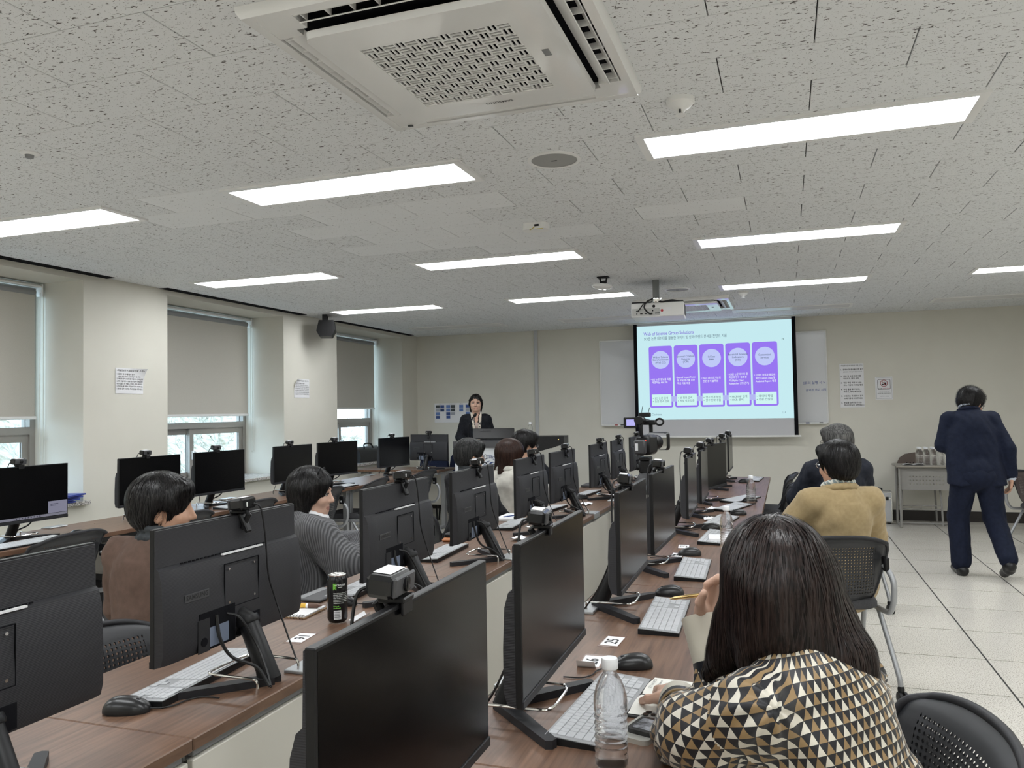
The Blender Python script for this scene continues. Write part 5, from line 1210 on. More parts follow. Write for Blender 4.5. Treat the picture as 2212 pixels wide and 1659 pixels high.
def strands(sd, starts, steps, ds, width, seed, lift=.002, g=(0, 0, -1), flare=None, jitter=.15):
    """ribbons that run down the surface of a distance field"""
    r = np.random.default_rng(seed); P = starts.copy(); n = len(P); D, lo, h = sd.D, sd.lo, sd.h
    jit = r.normal(size=(n, 3))*jitter; G = np.array(g, float)+jit; off = r.uniform(-.0005, lift, n); pts = []; nor = []
    stop = r.uniform(.55, 1.0, n)*steps; alive = np.ones(n, bool)
    def grad(P):
        e = h*.8; g_ = np.stack([gz(D, lo, h, P+e*np.eye(3)[i])-gz(D, lo, h, P-e*np.eye(3)[i]) for i in range(3)], 1); return g_/np.maximum(np.linalg.norm(g_, axis=1), 1e-6)[:, None]
    for st in range(steps+1):
        N_ = grad(P); d = gz(D, lo, h, P); P = P-N_*np.clip(d-off, -.02, .02)[:, None]; pts.append(P.copy()); nor.append(N_)
        GG = G+(flare*st/steps if flare is not None else 0)
        T = GG-N_*np.sum(GG*N_, 1)[:, None]; T /= np.maximum(np.linalg.norm(T, axis=1), .15)[:, None]
        mv = (st < stop)[:, None]; P = np.where(mv, P+T*ds, P)
    pts = np.stack(pts, 1); nor = np.stack(nor, 1); T = np.gradient(pts, axis=1); T /= np.maximum(np.linalg.norm(T, axis=2), 1e-6)[..., None]
    B = np.cross(T, nor); B /= np.maximum(np.linalg.norm(B, axis=2), 1e-6)[..., None]
    w = width*np.linspace(1, .35, steps+1)[None, :, None]*r.uniform(.6, 1.3, n)[:, None, None]
    L, Rr = pts-B*w, pts+B*w; v = np.stack([L, Rr], 2).reshape(-1, 3); m = steps+1
    base = (np.arange(n)*m*2)[:, None]+2*np.arange(steps)[None, :]; f = np.stack([base, base+1, base+3, base+2], -1).reshape(-1, 4)
    return v, f
def hair_mat(name, c1, c2, rough=.40, spec=.22):
    m, nt, b = new_mat(name); g = N(nt, 'ShaderNodeTexCoord'); mp = N(nt, 'ShaderNodeMapping'); mp.inputs['Scale'].default_value = (170, 170, 9); nt.links.new(g.outputs['Object'], mp.inputs['Vector'])
    nz = N(nt, 'ShaderNodeTexNoise'); nz.inputs['Scale'].default_value = 1; nz.inputs['Detail'].default_value = 3; nt.links.new(mp.outputs[0], nz.inputs['Vector'])
    cr = N(nt, 'ShaderNodeValToRGB'); cr.color_ramp.elements[0].position = .38; cr.color_ramp.elements[0].color = (*c1, 1); cr.color_ramp.elements[1].position = .66; cr.color_ramp.elements[1].color = (*c2, 1)
    nt.links.new(nz.outputs[0], cr.inputs[0]); nt.links.new(cr.outputs[0], b.inputs['Base Color'])
    bp = N(nt, 'ShaderNodeBump'); bp.inputs['Strength'].default_value = .6; bp.inputs['Distance'].default_value = .002; nt.links.new(nz.outputs[0], bp.inputs['Height']); nt.links.new(bp.outputs[0], b.inputs['Normal'])
    b.inputs['Roughness'].default_value = rough; b.inputs['Specular IOR Level'].default_value = spec
    return m
HBR2 = hair_mat('dark_brown_hair_sheen', (.010, .006, .006), (.030, .018, .016), .32, .35)
HB2 = hair_mat('black_hair_sheen', (.006, .0055, .006), (.018, .017, .017), .32, .35)
HB = hair_mat('black_hair', (.004, .0035, .004), (.014, .012, .012)); HBR = hair_mat('dark_brown_hair', (.006, .004, .004), (.024, .014, .012)); HBN = hair_mat('brown_hair', (.018, .009, .007), (.055, .028, .020))
HG = hair_mat('greying_hair', (.008, .008, .008), (.05, .05, .05), .45); HGR = hair_mat('grey_hair', (.03, .03, .03), (.17, .165, .16), .5)
def rotv(v, ang): c, s = math.cos(ang), math.sin(ang); return V3(v[0]*c-v[1]*s, v[0]*s+v[1]*c, v[2])
def head_axes(yaw, pitch=0, tilt=0):
    """yaw 0 = +y (local front), positive turns left; pitch positive looks down"""
    f = V3(-math.sin(yaw)*math.cos(pitch), math.cos(yaw)*math.cos(pitch), -math.sin(pitch)); r = V3(math.cos(yaw), math.sin(yaw), 0); u = np.cross(r, f)
    r2 = r*math.cos(tilt)+u*math.sin(tilt); u2 = -r*math.sin(tilt)+u*math.cos(tilt); return r2, f, u2
def add_head(S, c, ax, neck, s=1.0, face=True):
    r, f, u = ax; A = np.array([r, f, u]); at = lambda x, y, z: c+s*(r*x+f*y+u*z)
    S.ell(at(0, -.012, .022), V3(.073, .092, .086)*s, A, 0, .03); S.ell(at(0, .022, -.030), V3(.062, .066, .078)*s, A, 0, .03); S.ell(at(0, .048, -.088), V3(.040, .036, .028)*s, A, 0, .03)
    S.ell(at(0, .010, -.070), V3(.054, .058, .036)*s, A, 0, .03)
    S.cap(at(0, .084, .006), at(0, .103, -.036), .008*s, .0115*s, 0, .012); S.cap(at(-.013, .090, -.040), at(.013, .090, -.040), .007*s, .007*s, 0, .008)
    for q in (-1, 1):
        S.ell(at(q*.074, -.012, -.022), V3(.009, .019, .030)*s, A, 0, .006); S.cap(at(q*.050, .070, .014), at(q*.018, .084, .018), .008*s, .008*s, 0, .012)
        S.ell(at(q*.040, .060, -.035), V3(.026, .022, .024)*s, A, 0, .02)
        if face: S.ell(at(q*.031, .090, -.004), V3(.016, .010, .010)*s, A, 0, .010, 1)
    S.cap(at(-.016, .0805, -.0695), at(.016, .0805, -.0695), .0048*s, .0048*s, 1, .005); S.cap(at(-.010, .0810, -.0765), at(.010, .0810, -.0765), .0050*s, .0050*s, 1, .005)
    S.cap(at(0, -.020, -.065), neck, .050*s, .056*s, 0, .03)
    return at
def add_hand(S, w, d, n, curl=.5, side=1, s=1.0, spread=.2, thumb=.5):
    """w wrist, d hand direction, n palm normal (palm side), side +1/-1 = thumb side along cross(d, n)"""
    d, n = nrm(d), nrm(n); n = nrm(n-d*(n@d)); e = np.cross(d, n)*side; A = np.array([e, d, n])
    S.cap(w-d*.02*s, w+d*.015*s, .027*s, .025*s, 0, .02); S.ell(w+d*.05*s, V3(.041, .050, .017)*s, A, 0, .014)
    for i, (o, L) in enumerate(((.030, .072), (.010, .080), (-.010, .075), (-.028, .058))):
        b = w+(d*.085+e*o)*s; a = curl*.55; p = b; dr = nrm(d+e*spread*o*8)
        for j, fr in enumerate((.45, .32, .23)):
            ang = a*(1+j*1.0); q = p+s*L*fr*(dr*math.cos(ang)+n*math.sin(ang)); S.cap(p, q, (.0092-.0008*j)*s, (.0086-.0009*j)*s, 0, .005); p = q
    p = w+(d*.028+e*.036+n*.004)*s; t1 = nrm(d*.62+e*.72+n*.35*thumb); q = p+t1*.036*s; S.cap(w+(d*.02+e*.015)*s, p, .015*s, .0135*s, 0, .012); S.cap(p, q, .0125*s, .0105*s, 0, .008); q2 = q+nrm(t1*.6+d*.6+n*.5*thumb)*.030*s; S.cap(q, q2, .0102*s, .0085*s, 0, .005)
def pose_sit(ztop, lean=8, hyaw=0, hpitch=0, htilt=0, armL=None, armR=None, legs=None, w=1.0, hf=0.0):
    l = math.radians(lean); J = {}; P = V3(0, -.06, .555); sv = V3(0, math.sin(l), math.cos(l)); hl = l*.5+hf; hv = V3(0, math.sin(hl), math.cos(hl))
    k = (ztop-.555-.118)/(.44*math.cos(l)+.165*math.cos(hl)); J['k'] = k
    J['P'] = P; J['W'] = P+sv*.14*k; J['C'] = P+sv*.30*k; J['N'] = P+sv*.44*k; J['H'] = J['N']+hv*.165*k+V3(0, .01, 0)
    for q, nm in ((-1, 'L'), (1, 'R')):
        J['S'+nm] = P+sv*.395*k+V3(q*.168*w, 0, 0); J['h'+nm] = P+V3(q*.088, .03, -.02); sp = .12 if legs is None else legs
        J['k'+nm] = V3(q*sp, .40, .525); J['a'+nm] = V3(q*sp, .42, .085); J['t'+nm] = V3(q*sp, .56, .035)
        a = armL if q < 0 else armR
        J['E'+nm] = np.array(a[0], float) if a else V3(q*.235, .03, .70); J['w'+nm] = np.array(a[1], float) if a else V3(q*.09, .24, .63)
    J['ax'] = head_axes(hyaw, hpitch, htilt); J['w_'] = w
    return J
def torso(S, J, g, lab=0, hem=0.0, k=.03):
    P, W, C, Nn = J['P'], J['W'], J['C'], J['N']; w = J['w_']; up = nrm(C-P); rt = V3(1, 0, 0); A = np.array([rt, np.cross(up, rt), up])
    S.ell(P+up*.0, V3(.155*w+g, .115+g, .13+g), A, lab, k); S.ell(W, V3(.138*w+g, .105+g, .15+g), A, lab, k); S.ell(C, V3(.158*w+g, .110+g, .17+g), A, lab, k)
    m = (J['SL']+J['SR'])/2; S.cap(m+(J['SL']-m)*.86, m+(J['SR']-m)*.86, .060+g, .060+g, lab, k); S.cap(Nn-up*.03, m, .062+g*.6, .085+g, lab, k)
def arm(S, J, nm, g, lab=0, cuff=0.0, k=.02, r=(.050, .042, .030)):
    Sh, E, w = J['S'+nm], J['E'+nm], J['w'+nm]; S.cap(Sh, E, r[0]+g, r[1]+g, lab, k); S.cap(E, w-(w-E)*cuff, r[1]+g, r[2]+g, lab, k)
def leg(S, J, nm, g, lab=0, k=.02, r=(.082, .058, .040)):
    S.cap(J['h'+nm], J['k'+nm], r[0]+g, r[1]+g, lab, k); S.cap(J['k'+nm], J['a'+nm], r[1]+g, r[2]+g, lab, k)
def cloth(name, c1, c2, ns=40, rough=.85, bump=.2, bs=400, sheen=.0): return noise_mat(name, c1, c2, nscale=ns, rough=rough, bump=bump, bscale=bs, spec=.25, sheen=sheen)
def collar(S, J, r=.075, th=.016, h=.03, lab=0, tilt=.35, open_=0.0):
    c = J['N']+V3(0, .012, .018); n = 14
    for i in range(n):
        a0, a1 = [2*math.pi*x/n for x in (i, i+1)]
        if open_ and abs(((a0+a1)/2-math.pi/2+math.pi) % (2*math.pi)-math.pi) < open_: continue
        p = lambda a: c+V3(r*math.cos(a), r*.95*math.sin(a), -tilt*r*math.sin(a)); S.cap(p(a0), p(a1), th, th, lab, .01); S.cap(p(a0)+V3(0, 0, h), p(a1)+V3(0, 0, h), th*.8, th*.8, lab, .01)
def short_hair(S, at, A, s=1.0, vol=.0, nape=-.075, brow=.055, side=-.02, bob=False):
    r, f, u = A; S.ell(at(0, -.014, .032), V3(.083+vol, .102+vol, .089+vol)*s, np.array(A), 0, .02); S.ell(at(0, -.040, -.020), V3(.076+vol*.7, .068+vol*.7, .070)*s, np.array(A), 0, .03)
    for q in (-1, 1): S.cap(at(q*.066, .020, .02), at(q*.072, .012, side), .016*s, .010*s, 0, .02)
    S.cap(at(-.045, .070, .072), at(.05, .070, .070), .026*s, .024*s, 0, .03)
    S.ell(at(0, .105, -.060), V3(.072, .080, brow+.060)*s, np.array(A), 0, .012, 1)
    for q in (-1, 1): S.ell(at(q*.085, .004, -.040), V3(.022, .030, .044)*s, np.array(A), 0, .010, 1)
    S.half(at(0, -.02, nape), -u+f*.25, .010)
def glasses(parent, at, A, rimless=False, up=0.0, dark=False):
    r, f, u = A; m = MB(); col = MT['black'] if not rimless else MT['chrome']
    for q in (-1, 1):
        m.tube([tuple(at(q*.033+.024*math.cos(a), .104+up*.0, -.008+.017*math.sin(a)+up)) for a in np.linspace(0, 2*math.pi, 18, endpoint=False)], .0016, 6, closed=True)
        m.tube([tuple(at(q*.057, .103, -.004+up)), tuple(at(q*.074, .085, -.003+up)), tuple(at(q*.078, -.005, -.006+up)), tuple(at(q*.076, -.025, -.022+up))], .0016, 6)
    m.tube([tuple(at(-.010, .106, -.004+up)), tuple(at(0, .110, -.001+up)), tuple(at(.010, .106, -.004+up))], .0016, 6)
    g = m.build('glasses', col, parent)
    ln = MB()
    for q in (-1, 1): ln.add([tuple(at(q*.033+.023*math.cos(a), .104, -.008+.016*math.sin(a)+up)) for a in np.linspace(0, 2*math.pi, 18, endpoint=False)], [tuple(range(18))])
    ln.build('lens', mat('spectacle_lens', (.02, .02, .025), .05) if dark else mat('spectacle_lens', (1, 1, 1), .02, trans=1, ior=1.05), g, 0)
def eyes(parent, at, A, brow_m):
    for q in (-1, 1):
        w = MB().lathe([(.0002, -.0100), (.0072, -.0072), (.0100, 0), (.0072, .0072), (.0002, .0100)], 14, tuple(at(q*.031, .0765, -.004))); e = w.build('eye', MT['eye_white'], parent, 60)
        d = MB(); c = at(q*.031, .0868, -.004); d.add([tuple(c)]+[tuple(c+A[0]*.0054*math.cos(a)+A[2]*.0050*math.sin(a)-A[1]*.0005) for a in np.linspace(0, 2*math.pi, 12, endpoint=False)], [(0, 1+i, 1+(i+1) % 12) for i in range(12)]); d.build('iris', MT['eye_dark'], e, 0)
        l = MB(); l.tube([tuple(at(q*.017, .0870, -.001)), tuple(at(q*.030, .0895, .0030)), tuple(at(q*.045, .0825, -.001))], .0026, 5); l.tube([tuple(at(q*.013, .093, .020)), tuple(at(q*.032, .091, .0265)), tuple(at(q*.050, .079, .020))], [.0012, .0018, .0008], 5); l.build('eyebrow', brow_m, parent, 60)
def shoes(t, J, m):
    for nm in 'LR':
        if 't'+nm not in J: continue
        a, b = J['a'+nm], J['t'+nm]; S = SDF(.015); d = nrm((b-a)*V3(1, 1, 0)); hz = a[2]
        S.cap(a-d*.045+V3(0, 0, -hz+.042 if J.get('flat', 1) else -.04), b*V3(1, 1, 0)+V3(0, 0, .036 if J.get('flat', 1) else b[2]), .040, .036, 0); S.cap(a+V3(0, 0, -.01), a-d*.01+V3(0, 0, -.045), .042, .044, 0)
        v, f, _ = S.mesh(.008); np_obj('shoe', v, f, m, t)
def ridges(v, crown, A, amp, seed=1):
    r, f, u = A; q = v-crown; x, y = q@r, q@f; az = np.arctan2(x, y); pol = np.hypot(x, y)-(q@u)*.6; g = np.random.default_rng(seed); d = np.zeros(len(v))
    for n in (11, 17, 23, 29, 37): d += np.sin(az*n+g.uniform(0, 6)+pol*g.uniform(-25, 25))*g.uniform(.5, 1)
    return amp*.5*d*np.clip((pol-.015)/.05, 0, 1)
def fix_hair(S, h, n, steps, ds, width, seed, parent, m, top, lift=.004, g=(0, 0, -1), flare=None, crown=None, jitter=.22, A=None):
    v, f, _ = S.mesh(h); nn = vnormals(v, f); r = np.random.default_rng(seed); v = v+nn*ridges(v, crown, A, .0026, seed)[:, None]
    cand = np.where(v[:, 2] > top)[0]; pick = v[r.choice(cand, n)]
    sv, sf = strands(S, pick, steps, ds, width, seed, lift, g, flare, jitter); vv = np.concatenate([v, sv]); ff = np.concatenate([f, sf+len(v)])
    return np_obj('hair', vv, ff, [m, HB2 if m is HB else m], parent, np.concatenate([np.zeros(len(v), int), np.repeat((r.random(n) < .4).astype(int), 2*(steps+1))]))
def person(label, xy, rz, J, outfit, hair, hm, skin='skin', res=.0075, seed=1, hand=None, face=False, glass=None, hs=1.0, legs=True, shirt=None, hkw=None):
    t = thing('person', label, 'person', (xy[0], xy[1], 0), rz); c = J['H']; A = J['ax']
    S = SDF(.02); torso(S, J, -.018)
    for nm in 'LR':
        arm(S, J, nm, -.008)
        if legs: leg(S, J, nm, -.012); S.cap(J['a'+nm], J['t'+nm], .034, .028, 0)
    at = add_head(S, c, A, J['N']+V3(0, .005, -.01), hs, face)
    for nm in 'LR':
        d = J['w'+nm]-J['E'+nm]; hd = (hand or {}).get(nm)
        if hd: add_hand(S, J['w'+nm], hd[0], hd[1], hd[2], hd[3], .95)
        else: add_hand(S, J['w'+nm], nrm(d), V3(0, 0, -1)+V3(0, -.2, 0), .6, 1 if nm == 'L' else -1, .95)
    v, f, lab = S.mesh(res); b = np_obj('body', v, f, [MT[skin], MT['lip']], t, lab)
    if face: eyes(t, at, A, hm)
    for (nm, fn, m, amp, h) in outfit:
        Q = SDF(.025); fn(Q, J); v, f, lab = Q.mesh(h); v = v+vnormals(v, f)*folds(v, amp, seed+len(nm))[:, None]; np_obj(nm, v, f, m, t, lab if isinstance(m, list) else None)
    Hh = SDF(.02); hair(Hh, at, A, hs); kw = dict(h=.0042, n=900, steps=9, ds=.012, width=.0013, top=c[2]+.0, crown=at(0, -.03, .10), A=A); kw.update(hkw or {})
    fix_hair(Hh, kw.pop('h'), kw.pop('n'), kw.pop('steps'), kw.pop('ds'), kw.pop('width'), seed, t, hm, kw.pop('top'), **kw)
    if glass: glasses(t, at, A, glass == 'rimless')
    return t, at, J
def local_xy(head_xy, J, rz):
    h = rotv(J['H'], rz); return (head_xy[0]-h[0], head_xy[1]-h[1])
def coat(g=.012, hem=.0, cuff=.06, len_=.0, arms=(.052, .044, .034), lapel=False):
    def fn(S, J):
        torso(S, J, g, 0)
        for nm in 'LR': arm(S, J, nm, g*.9, 0, cuff, .03, arms)
        if len_:
            P = J['P']; S.ell(P+V3(0, 0, -.05), V3(.175*J['w_']+g, .15+g, len_), None, 0, .03)
        S.half(J['N']+V3(0, .0, .030), V3(0, .35, 1), .01)
    return fn
def trousers(g=.010):
    def fn(S, J):
        P = J['P']; S.ell(P+V3(0, .0, -.03), V3(.155+g, .115+g, .10+g), None, 0, .03)
        for nm in 'LR': leg(S, J, nm, g, 0, .02, (.084, .060, .052)); 
        for nm in 'LR': S.half(J['a'+nm]+V3(0, 0, -.035), V3(0, 0, -1), .005) if nm == 'L' and J.get('flat', 1) else None
    return fn
def coll(r=.075, th=.014, h=.028, open_=.5, tilt=.35):
    def fn(S, J): collar(S, J, r, th, h, 0, tilt, open_)
    return fn
def plaid():
    m, nt, b = new_mat('plaid_cotton'); g = N(nt, 'ShaderNodeTexCoord'); mp = N(nt, 'ShaderNodeMapping'); mp.inputs['Rotation'].default_value = (.5, .6, .3); nt.links.new(g.outputs['Object'], mp.inputs[0])
    outs = []
    for ax in ('X', 'Y'):
        w = N(nt, 'ShaderNodeTexWave', bands_direction=ax); w.inputs['Scale'].default_value = 14; nt.links.new(mp.outputs[0], w.inputs['Vector']); mr = N(nt, 'ShaderNodeMapRange'); mr.inputs['From Min'].default_value = .7; mr.inputs['From Max'].default_value = .9; nt.links.new(w.outputs['Fac'], mr.inputs['Value']); outs.append(mr)
    s = N(nt, 'ShaderNodeMath', operation='ADD'); nt.links.new(outs[0].outputs[0], s.inputs[0]); nt.links.new(outs[1].outputs[0], s.inputs[1])
    cr = N(nt, 'ShaderNodeValToRGB'); cr.color_ramp.elements[0].color = (.26, .32, .33, 1); cr.color_ramp.elements[1].color = (.72, .72, .66, 1); nt.links.new(s.outputs[0], cr.inputs[0]); nt.links.new(cr.outputs[0], b.inputs['Base Color']); b.inputs['Roughness'].default_value = .85
    return m
def knit():
    m, nt, b = new_mat('grey_rib_knit'); g = N(nt, 'ShaderNodeTexCoord'); w = N(nt, 'ShaderNodeTexWave', bands_direction='DIAGONAL'); w.inputs['Scale'].default_value = 40; w.inputs['Distortion'].default_value = 1.6; w.inputs['Detail'].default_value = 1
    mp = N(nt, 'ShaderNodeMapping'); mp.inputs['Scale'].default_value = (1, 1, .15); nt.links.new(g.outputs['Object'], mp.inputs[0]); nt.links.new(mp.outputs[0], w.inputs['Vector'])
    cr = N(nt, 'ShaderNodeValToRGB'); cr.color_ramp.elements[0].color = (.060, .061, .065, 1); cr.color_ramp.elements[1].color = (.155, .155, .162, 1); nt.links.new(w.outputs['Fac'], cr.inputs[0]); nt.links.new(cr.outputs[0], b.inputs['Base Color'])
    bp = N(nt, 'ShaderNodeBump'); bp.inputs['Strength'].default_value = .8; bp.inputs['Distance'].default_value = .004; nt.links.new(w.outputs['Fac'], bp.inputs['Height']); nt.links.new(bp.outputs[0], b.inputs['Normal']); b.inputs['Roughness'].default_value = .9
    return m
C_brown = cloth('brown_wool', (.088, .055, .042), (.105, .066, .051), 40); C_dark = cloth('black_wool', (.010, .010, .012), (.020, .020, .023), 30); C_tan = cloth('tan_corduroy', (.33, .245, .130), (.37, .28, .150), 60, sheen=.15); C_navy = cloth('dark_navy_cloth', (.012, .014, .022), (.022, .025, .036), 30)
C_suit = cloth('navy_suit_wool', (.005, .008, .021), (.008, .012, .030), 40, bump=.1); C_cream = cloth('cream_wool', (.50, .48, .43), (.62, .60, .54), 20); C_knit = knit(); C_trs = cloth('charcoal_trousers', (.015, .016, .02), (.028, .03, .034), 40); C_shirt = mat('pale_shirt', (.55, .60, .70), .8); C_dshirt = cloth('slate_shirt', (.03, .034, .038), (.05, .055, .06), 40); C_shoe = mat('black_leather', (.01, .01, .011), .35)
C_blk = cloth('black_jersey', (.006, .007, .010), (.014, .015, .02), 40)
HR = lambda d: math.radians(d)
def sh(**kw): return lambda S, at, A, s: short_hair(S, at, A, s, **kw)
def bob_hair(drop=.12, vol=.012, back=.02, fringe=True):
    def fn(S, at, A, s):
        r, f, u = A; S.ell(at(0, -.014, .030), V3(.086+vol, .104+vol, .092+vol)*s, np.array(A), 0, .02)
        for q in (-1, 1):
            S.cap(at(q*.062, -.02, .01), at(q*.070, -.012, -drop), .034*s, .026*s, 0, .03); S.cap(at(q*.035, -.062, .01), at(q*.04, -.058-back, -drop-.01), .045*s, .034*s, 0, .03)
            S.cap(at(q*.060, .040, .05), at(q*.072, .026, -.03), .020*s, .012*s, 0, .02)
        S.ell(at(0, .112, -.070), V3(.066, .086, .125)*s, np.array(A), 0, .012, 1); S.half(at(0, 0, -drop-.015), -u, .01)
    return fn
# -- young man in the brown coat
rz = HR(-8); J = pose_sit(1.196, lean=4, hyaw=HR(-44), hpitch=.03, armL=((-.25, .02, .70), (-.12, .26, .66)), armR=((.25, .06, .70), (.10, .28, .66)), w=1.08)
person('young man in a brown wool coat with dark collar and bowl-cut black hair', local_xy((-2.15, 2.32), J, rz), rz, J,
       [('coat', coat(.022, len_=.16, arms=(.062, .054, .042)), C_brown, .004, .008), ('collar', coll(.078, .016, .035, .6), C_dshirt, .0, .006), ('trousers', trousers(), C_trs, .003, .009)], lambda S, at, A, s: (short_hair(S, at, A, s, vol=.012, nape=-.085, brow=.035, side=-.01)), HB, 'skin', .007, 3, hkw=dict(n=1800, steps=11, ds=.011, flare=None))
# -- woman in the grey cardigan, arms crossed
rz = HR(-48); J = pose_sit(1.142, lean=2, hyaw=HR(-24), hpitch=.05, armL=((-.25, .08, .70), (.06, .20, .76)), armR=((.25, .08, .69), (-.07, .22, .72)), w=1.05)
t, at, _ = person('woman in a ribbed grey cardigan with arms crossed and sunglasses pushed up on black hair', local_xy((-2.22, 3.38), J, rz), rz, J,
       [('cardigan', coat(.026, len_=.15, arms=(.066, .060, .048), cuff=.02), C_knit, .005, .008), ('shirt', coll(.070, .015, .012, .0), MT['paper'], 0, .006), ('trousers', trousers(), C_trs, .003, .009)], bob_hair(.105, .010, .005), HB, 'skin2', .0065, 5, face=True, hkw=dict(n=1800, steps=16, ds=.012))
glasses(t, lambda x, y, z: at(x*1.15, y*.62-.020, z+.114), J['ax'], dark=True)
# -- man with grey-streaked hair
rz = HR(-28); J = pose_sit(1.215, lean=4, hyaw=HR(-18), hpitch=.04)
person('man with grey-streaked hair, glasses and a dark jacket in the middle row', local_xy((-2.15, 5.28), J, rz), rz, J, [('jacket', coat(.014, len_=.14), C_dark, .004, .009), ('collar', coll(), C_dshirt, 0, .007), ('trousers', trousers(), C_trs, .003, .010)], sh(vol=.008, nape=-.08, brow=.045), HG, 'skin', .0075, 7, glass='thin', hkw=dict(n=1000, steps=10, ds=.011))
# -- woman in the cream coat
rz = HR(-25); J = pose_sit(1.185, lean=8, hyaw=HR(-25), hpitch=.10, armL=((-.23, .14, .74), (-.05, .36, .77)), armR=((.24, .14, .74), (.10, .36, .77)), w=.98)
person('woman with a brown bob wearing a cream wool coat in the middle row', local_xy((-2.03, 5.82), J, rz), rz, J, [('coat', coat(.024, len_=.16, arms=(.060, .052, .042)), C_cream, .004, .009), ('hood', coll(.088, .028, .012, .5, .2), C_cream, .002, .008), ('trousers', trousers(), C_trs, .003, .010)], bob_hair(.14, .012, .02), HBN, 'skin2', .0075, 9, hkw=dict(n=1500, steps=17, ds=.012))
# -- man with tousled black hair
rz = HR(-25); J = pose_sit(1.232, lean=10, hyaw=HR(-22), hpitch=.06, armL=((-.24, .12, .74), (-.06, .36, .77)), armR=((.25, .14, .74), (.10, .38, .77)))
person('man with tousled black hair, glasses and a black jacket near the lectern', local_xy((-2.17, 6.62), J, rz), rz, J, [('jacket', coat(.020, len_=.14), C_blk, .004, .009), ('trousers', trousers(), C_trs, .003, .010)], sh(vol=.014, nape=-.07, brow=.05), HB, 'skin', .0075, 11, glass='thin', hkw=dict(n=900, steps=6, ds=.012, lift=.010, jitter=.8))
# -- man in the tan jacket
rz = HR(26); J = pose_sit(1.222, lean=-2, hyaw=HR(6), hpitch=.02, armL=((-.265, .06, .70), (-.20, .28, .70)), armR=((.25, .05, .70), (.12, .28, .66)), w=.95)
person('man in a tan corduroy jacket with a plaid collar and glasses', local_xy((.245, 4.44), J, rz), rz, J, [('jacket', coat(.018, len_=.17, arms=(.060, .052, .042)), C_tan, .003, .008), ('plaid_collar', coll(.074, .013, .030, .7), plaid(), 0, .006), ('jacket_collar', coll(.086, .013, .010, .9, .25), C_tan, 0, .006), ('trousers', trousers(), C_trs, .003, .010)], sh(vol=.010, nape=-.075, brow=.045), HB, 'skin', .007, 13, glass='rimless', hkw=dict(n=1600, steps=10, ds=.011))
# -- man with grey hair in the dark jacket
rz = HR(22); J = pose_sit(1.262, lean=-2, hyaw=HR(24), hpitch=.03, armL=((-.27, .06, .72), (-.17, .27, .66)), armR=((.26, .05, .70), (.12, .28, .66)), w=1.1)
person('man with thick grey hair, glasses and a dark navy jacket', local_xy((.345, 6.30), J, rz), rz, J, [('jacket', coat(.020, len_=.15), C_navy, .005, .009), ('collar', coll(.078, .016, .02, .6), C_navy, 0, .007), ('trousers', trousers(), C_navy, .003, .010)], sh(vol=.012, nape=-.07, brow=.05), HGR, 'skin', .0075, 15, glass='thin', hand={'L': (V3(.1, .8, -.5), V3(0, -.3, -1), .5, 1)}, hkw=dict(n=1500, steps=10, ds=.011))

# -- speaker at the lectern
def pose_stand(H_, hyaw=0, hpitch=0, lean=0, arms=None, w=1.0, legs=None, twist=0):
    k = H_/1.70; l = math.radians(lean); sv = V3(0, math.sin(l), math.cos(l)); P = V3(0, 0, .93*k); J = {'k': k, 'w_': w}
    J['P'] = P; J['W'] = P+sv*.13*k; J['C'] = P+sv*.30*k; J['N'] = P+sv*.47*k; hv = V3(0, math.sin(l*1.3), math.cos(l*1.3)); J['H'] = J['N']+hv*.165*k+V3(0, .015, 0)
    for q, nm in ((-1, 'L'), (1, 'R')):
        J['S'+nm] = P+sv*.42*k+V3(q*.165*w, 0, 0); J['h'+nm] = P+V3(q*.088, 0, -.03)
        a = arms[nm] if arms else (V3(q*.23, -.02, 1.10*k), V3(q*.20, .16, .98*k)); J['E'+nm], J['w'+nm] = np.array(a[0], float), np.array(a[1], float)
        g = legs[nm] if legs else (V3(q*.09, .02, .49*k), V3(q*.09, -.01, .08), V3(q*.10, .13, .03)); J['k'+nm], J['a'+nm], J['t'+nm] = [np.array(x, float) for x in g]
    J['ax'] = head_axes(hyaw, hpitch); return J
def straight_hair(S, at, A, s):
    r, f, u = A; S.ell(at(0, -.018, .028), V3(.079, .098, .088)*s, np.array(A), 0, .02); S.ell(at(0, -.055, -.05), V3(.060, .045, .075)*s, np.array(A), 0, .03)
    for q in (-1, 1): S.cap(at(q*.030, .055, .088), at(q*.072, .028, .03), .016*s, .013*s, 0, .02); S.cap(at(q*.072, .02, .03), at(q*.078, -.004, -.02), .013*s, .012*s, 0, .02); S.cap(at(q*.078, -.004, -.01), at(q*.066, -.03, -.11), .013*s, .010*s, 0, .02)
    S.ell(at(0, .125, -.045), V3(.062, .080, .118)*s, np.array(A), 0, .010, 1)
rz = HR(180+26); J = pose_stand(1.655, hyaw=HR(-6), hpitch=.02, arms={'L': (V3(-.205, -.03, 1.10), V3(-.15, .15, 1.06)), 'R': (V3(.205, -.03, 1.10), V3(.15, .15, 1.06))}, w=.84)
def scarf(S, J):
    N_ = J['N']
    for q in (-1, 1): S.cap(N_+V3(q*.055, .045, .02), N_+V3(q*.035, .125, -.13), .016, .016, 0, .01); S.cap(N_+V3(q*.035, .125, -.13), N_+V3(q*.02, .13, -.30), .016, .02, 0, .01)
def vneck(S, J): torso(S, J, -.006); S.half(J['N']+V3(0, .10, -.02), V3(0, -1, .25), .01); S.half(J['C']+V3(0, 0, -.14), V3(0, 0, -1), .01)
def open_coat(S, J):
    coat(.010, len_=.24, arms=(.048, .041, .034))(S, J); S.cap(J['N']+V3(0, .125, .05), J['C']+V3(0, .165, -.12), .085, .030, 0, .010, 1)
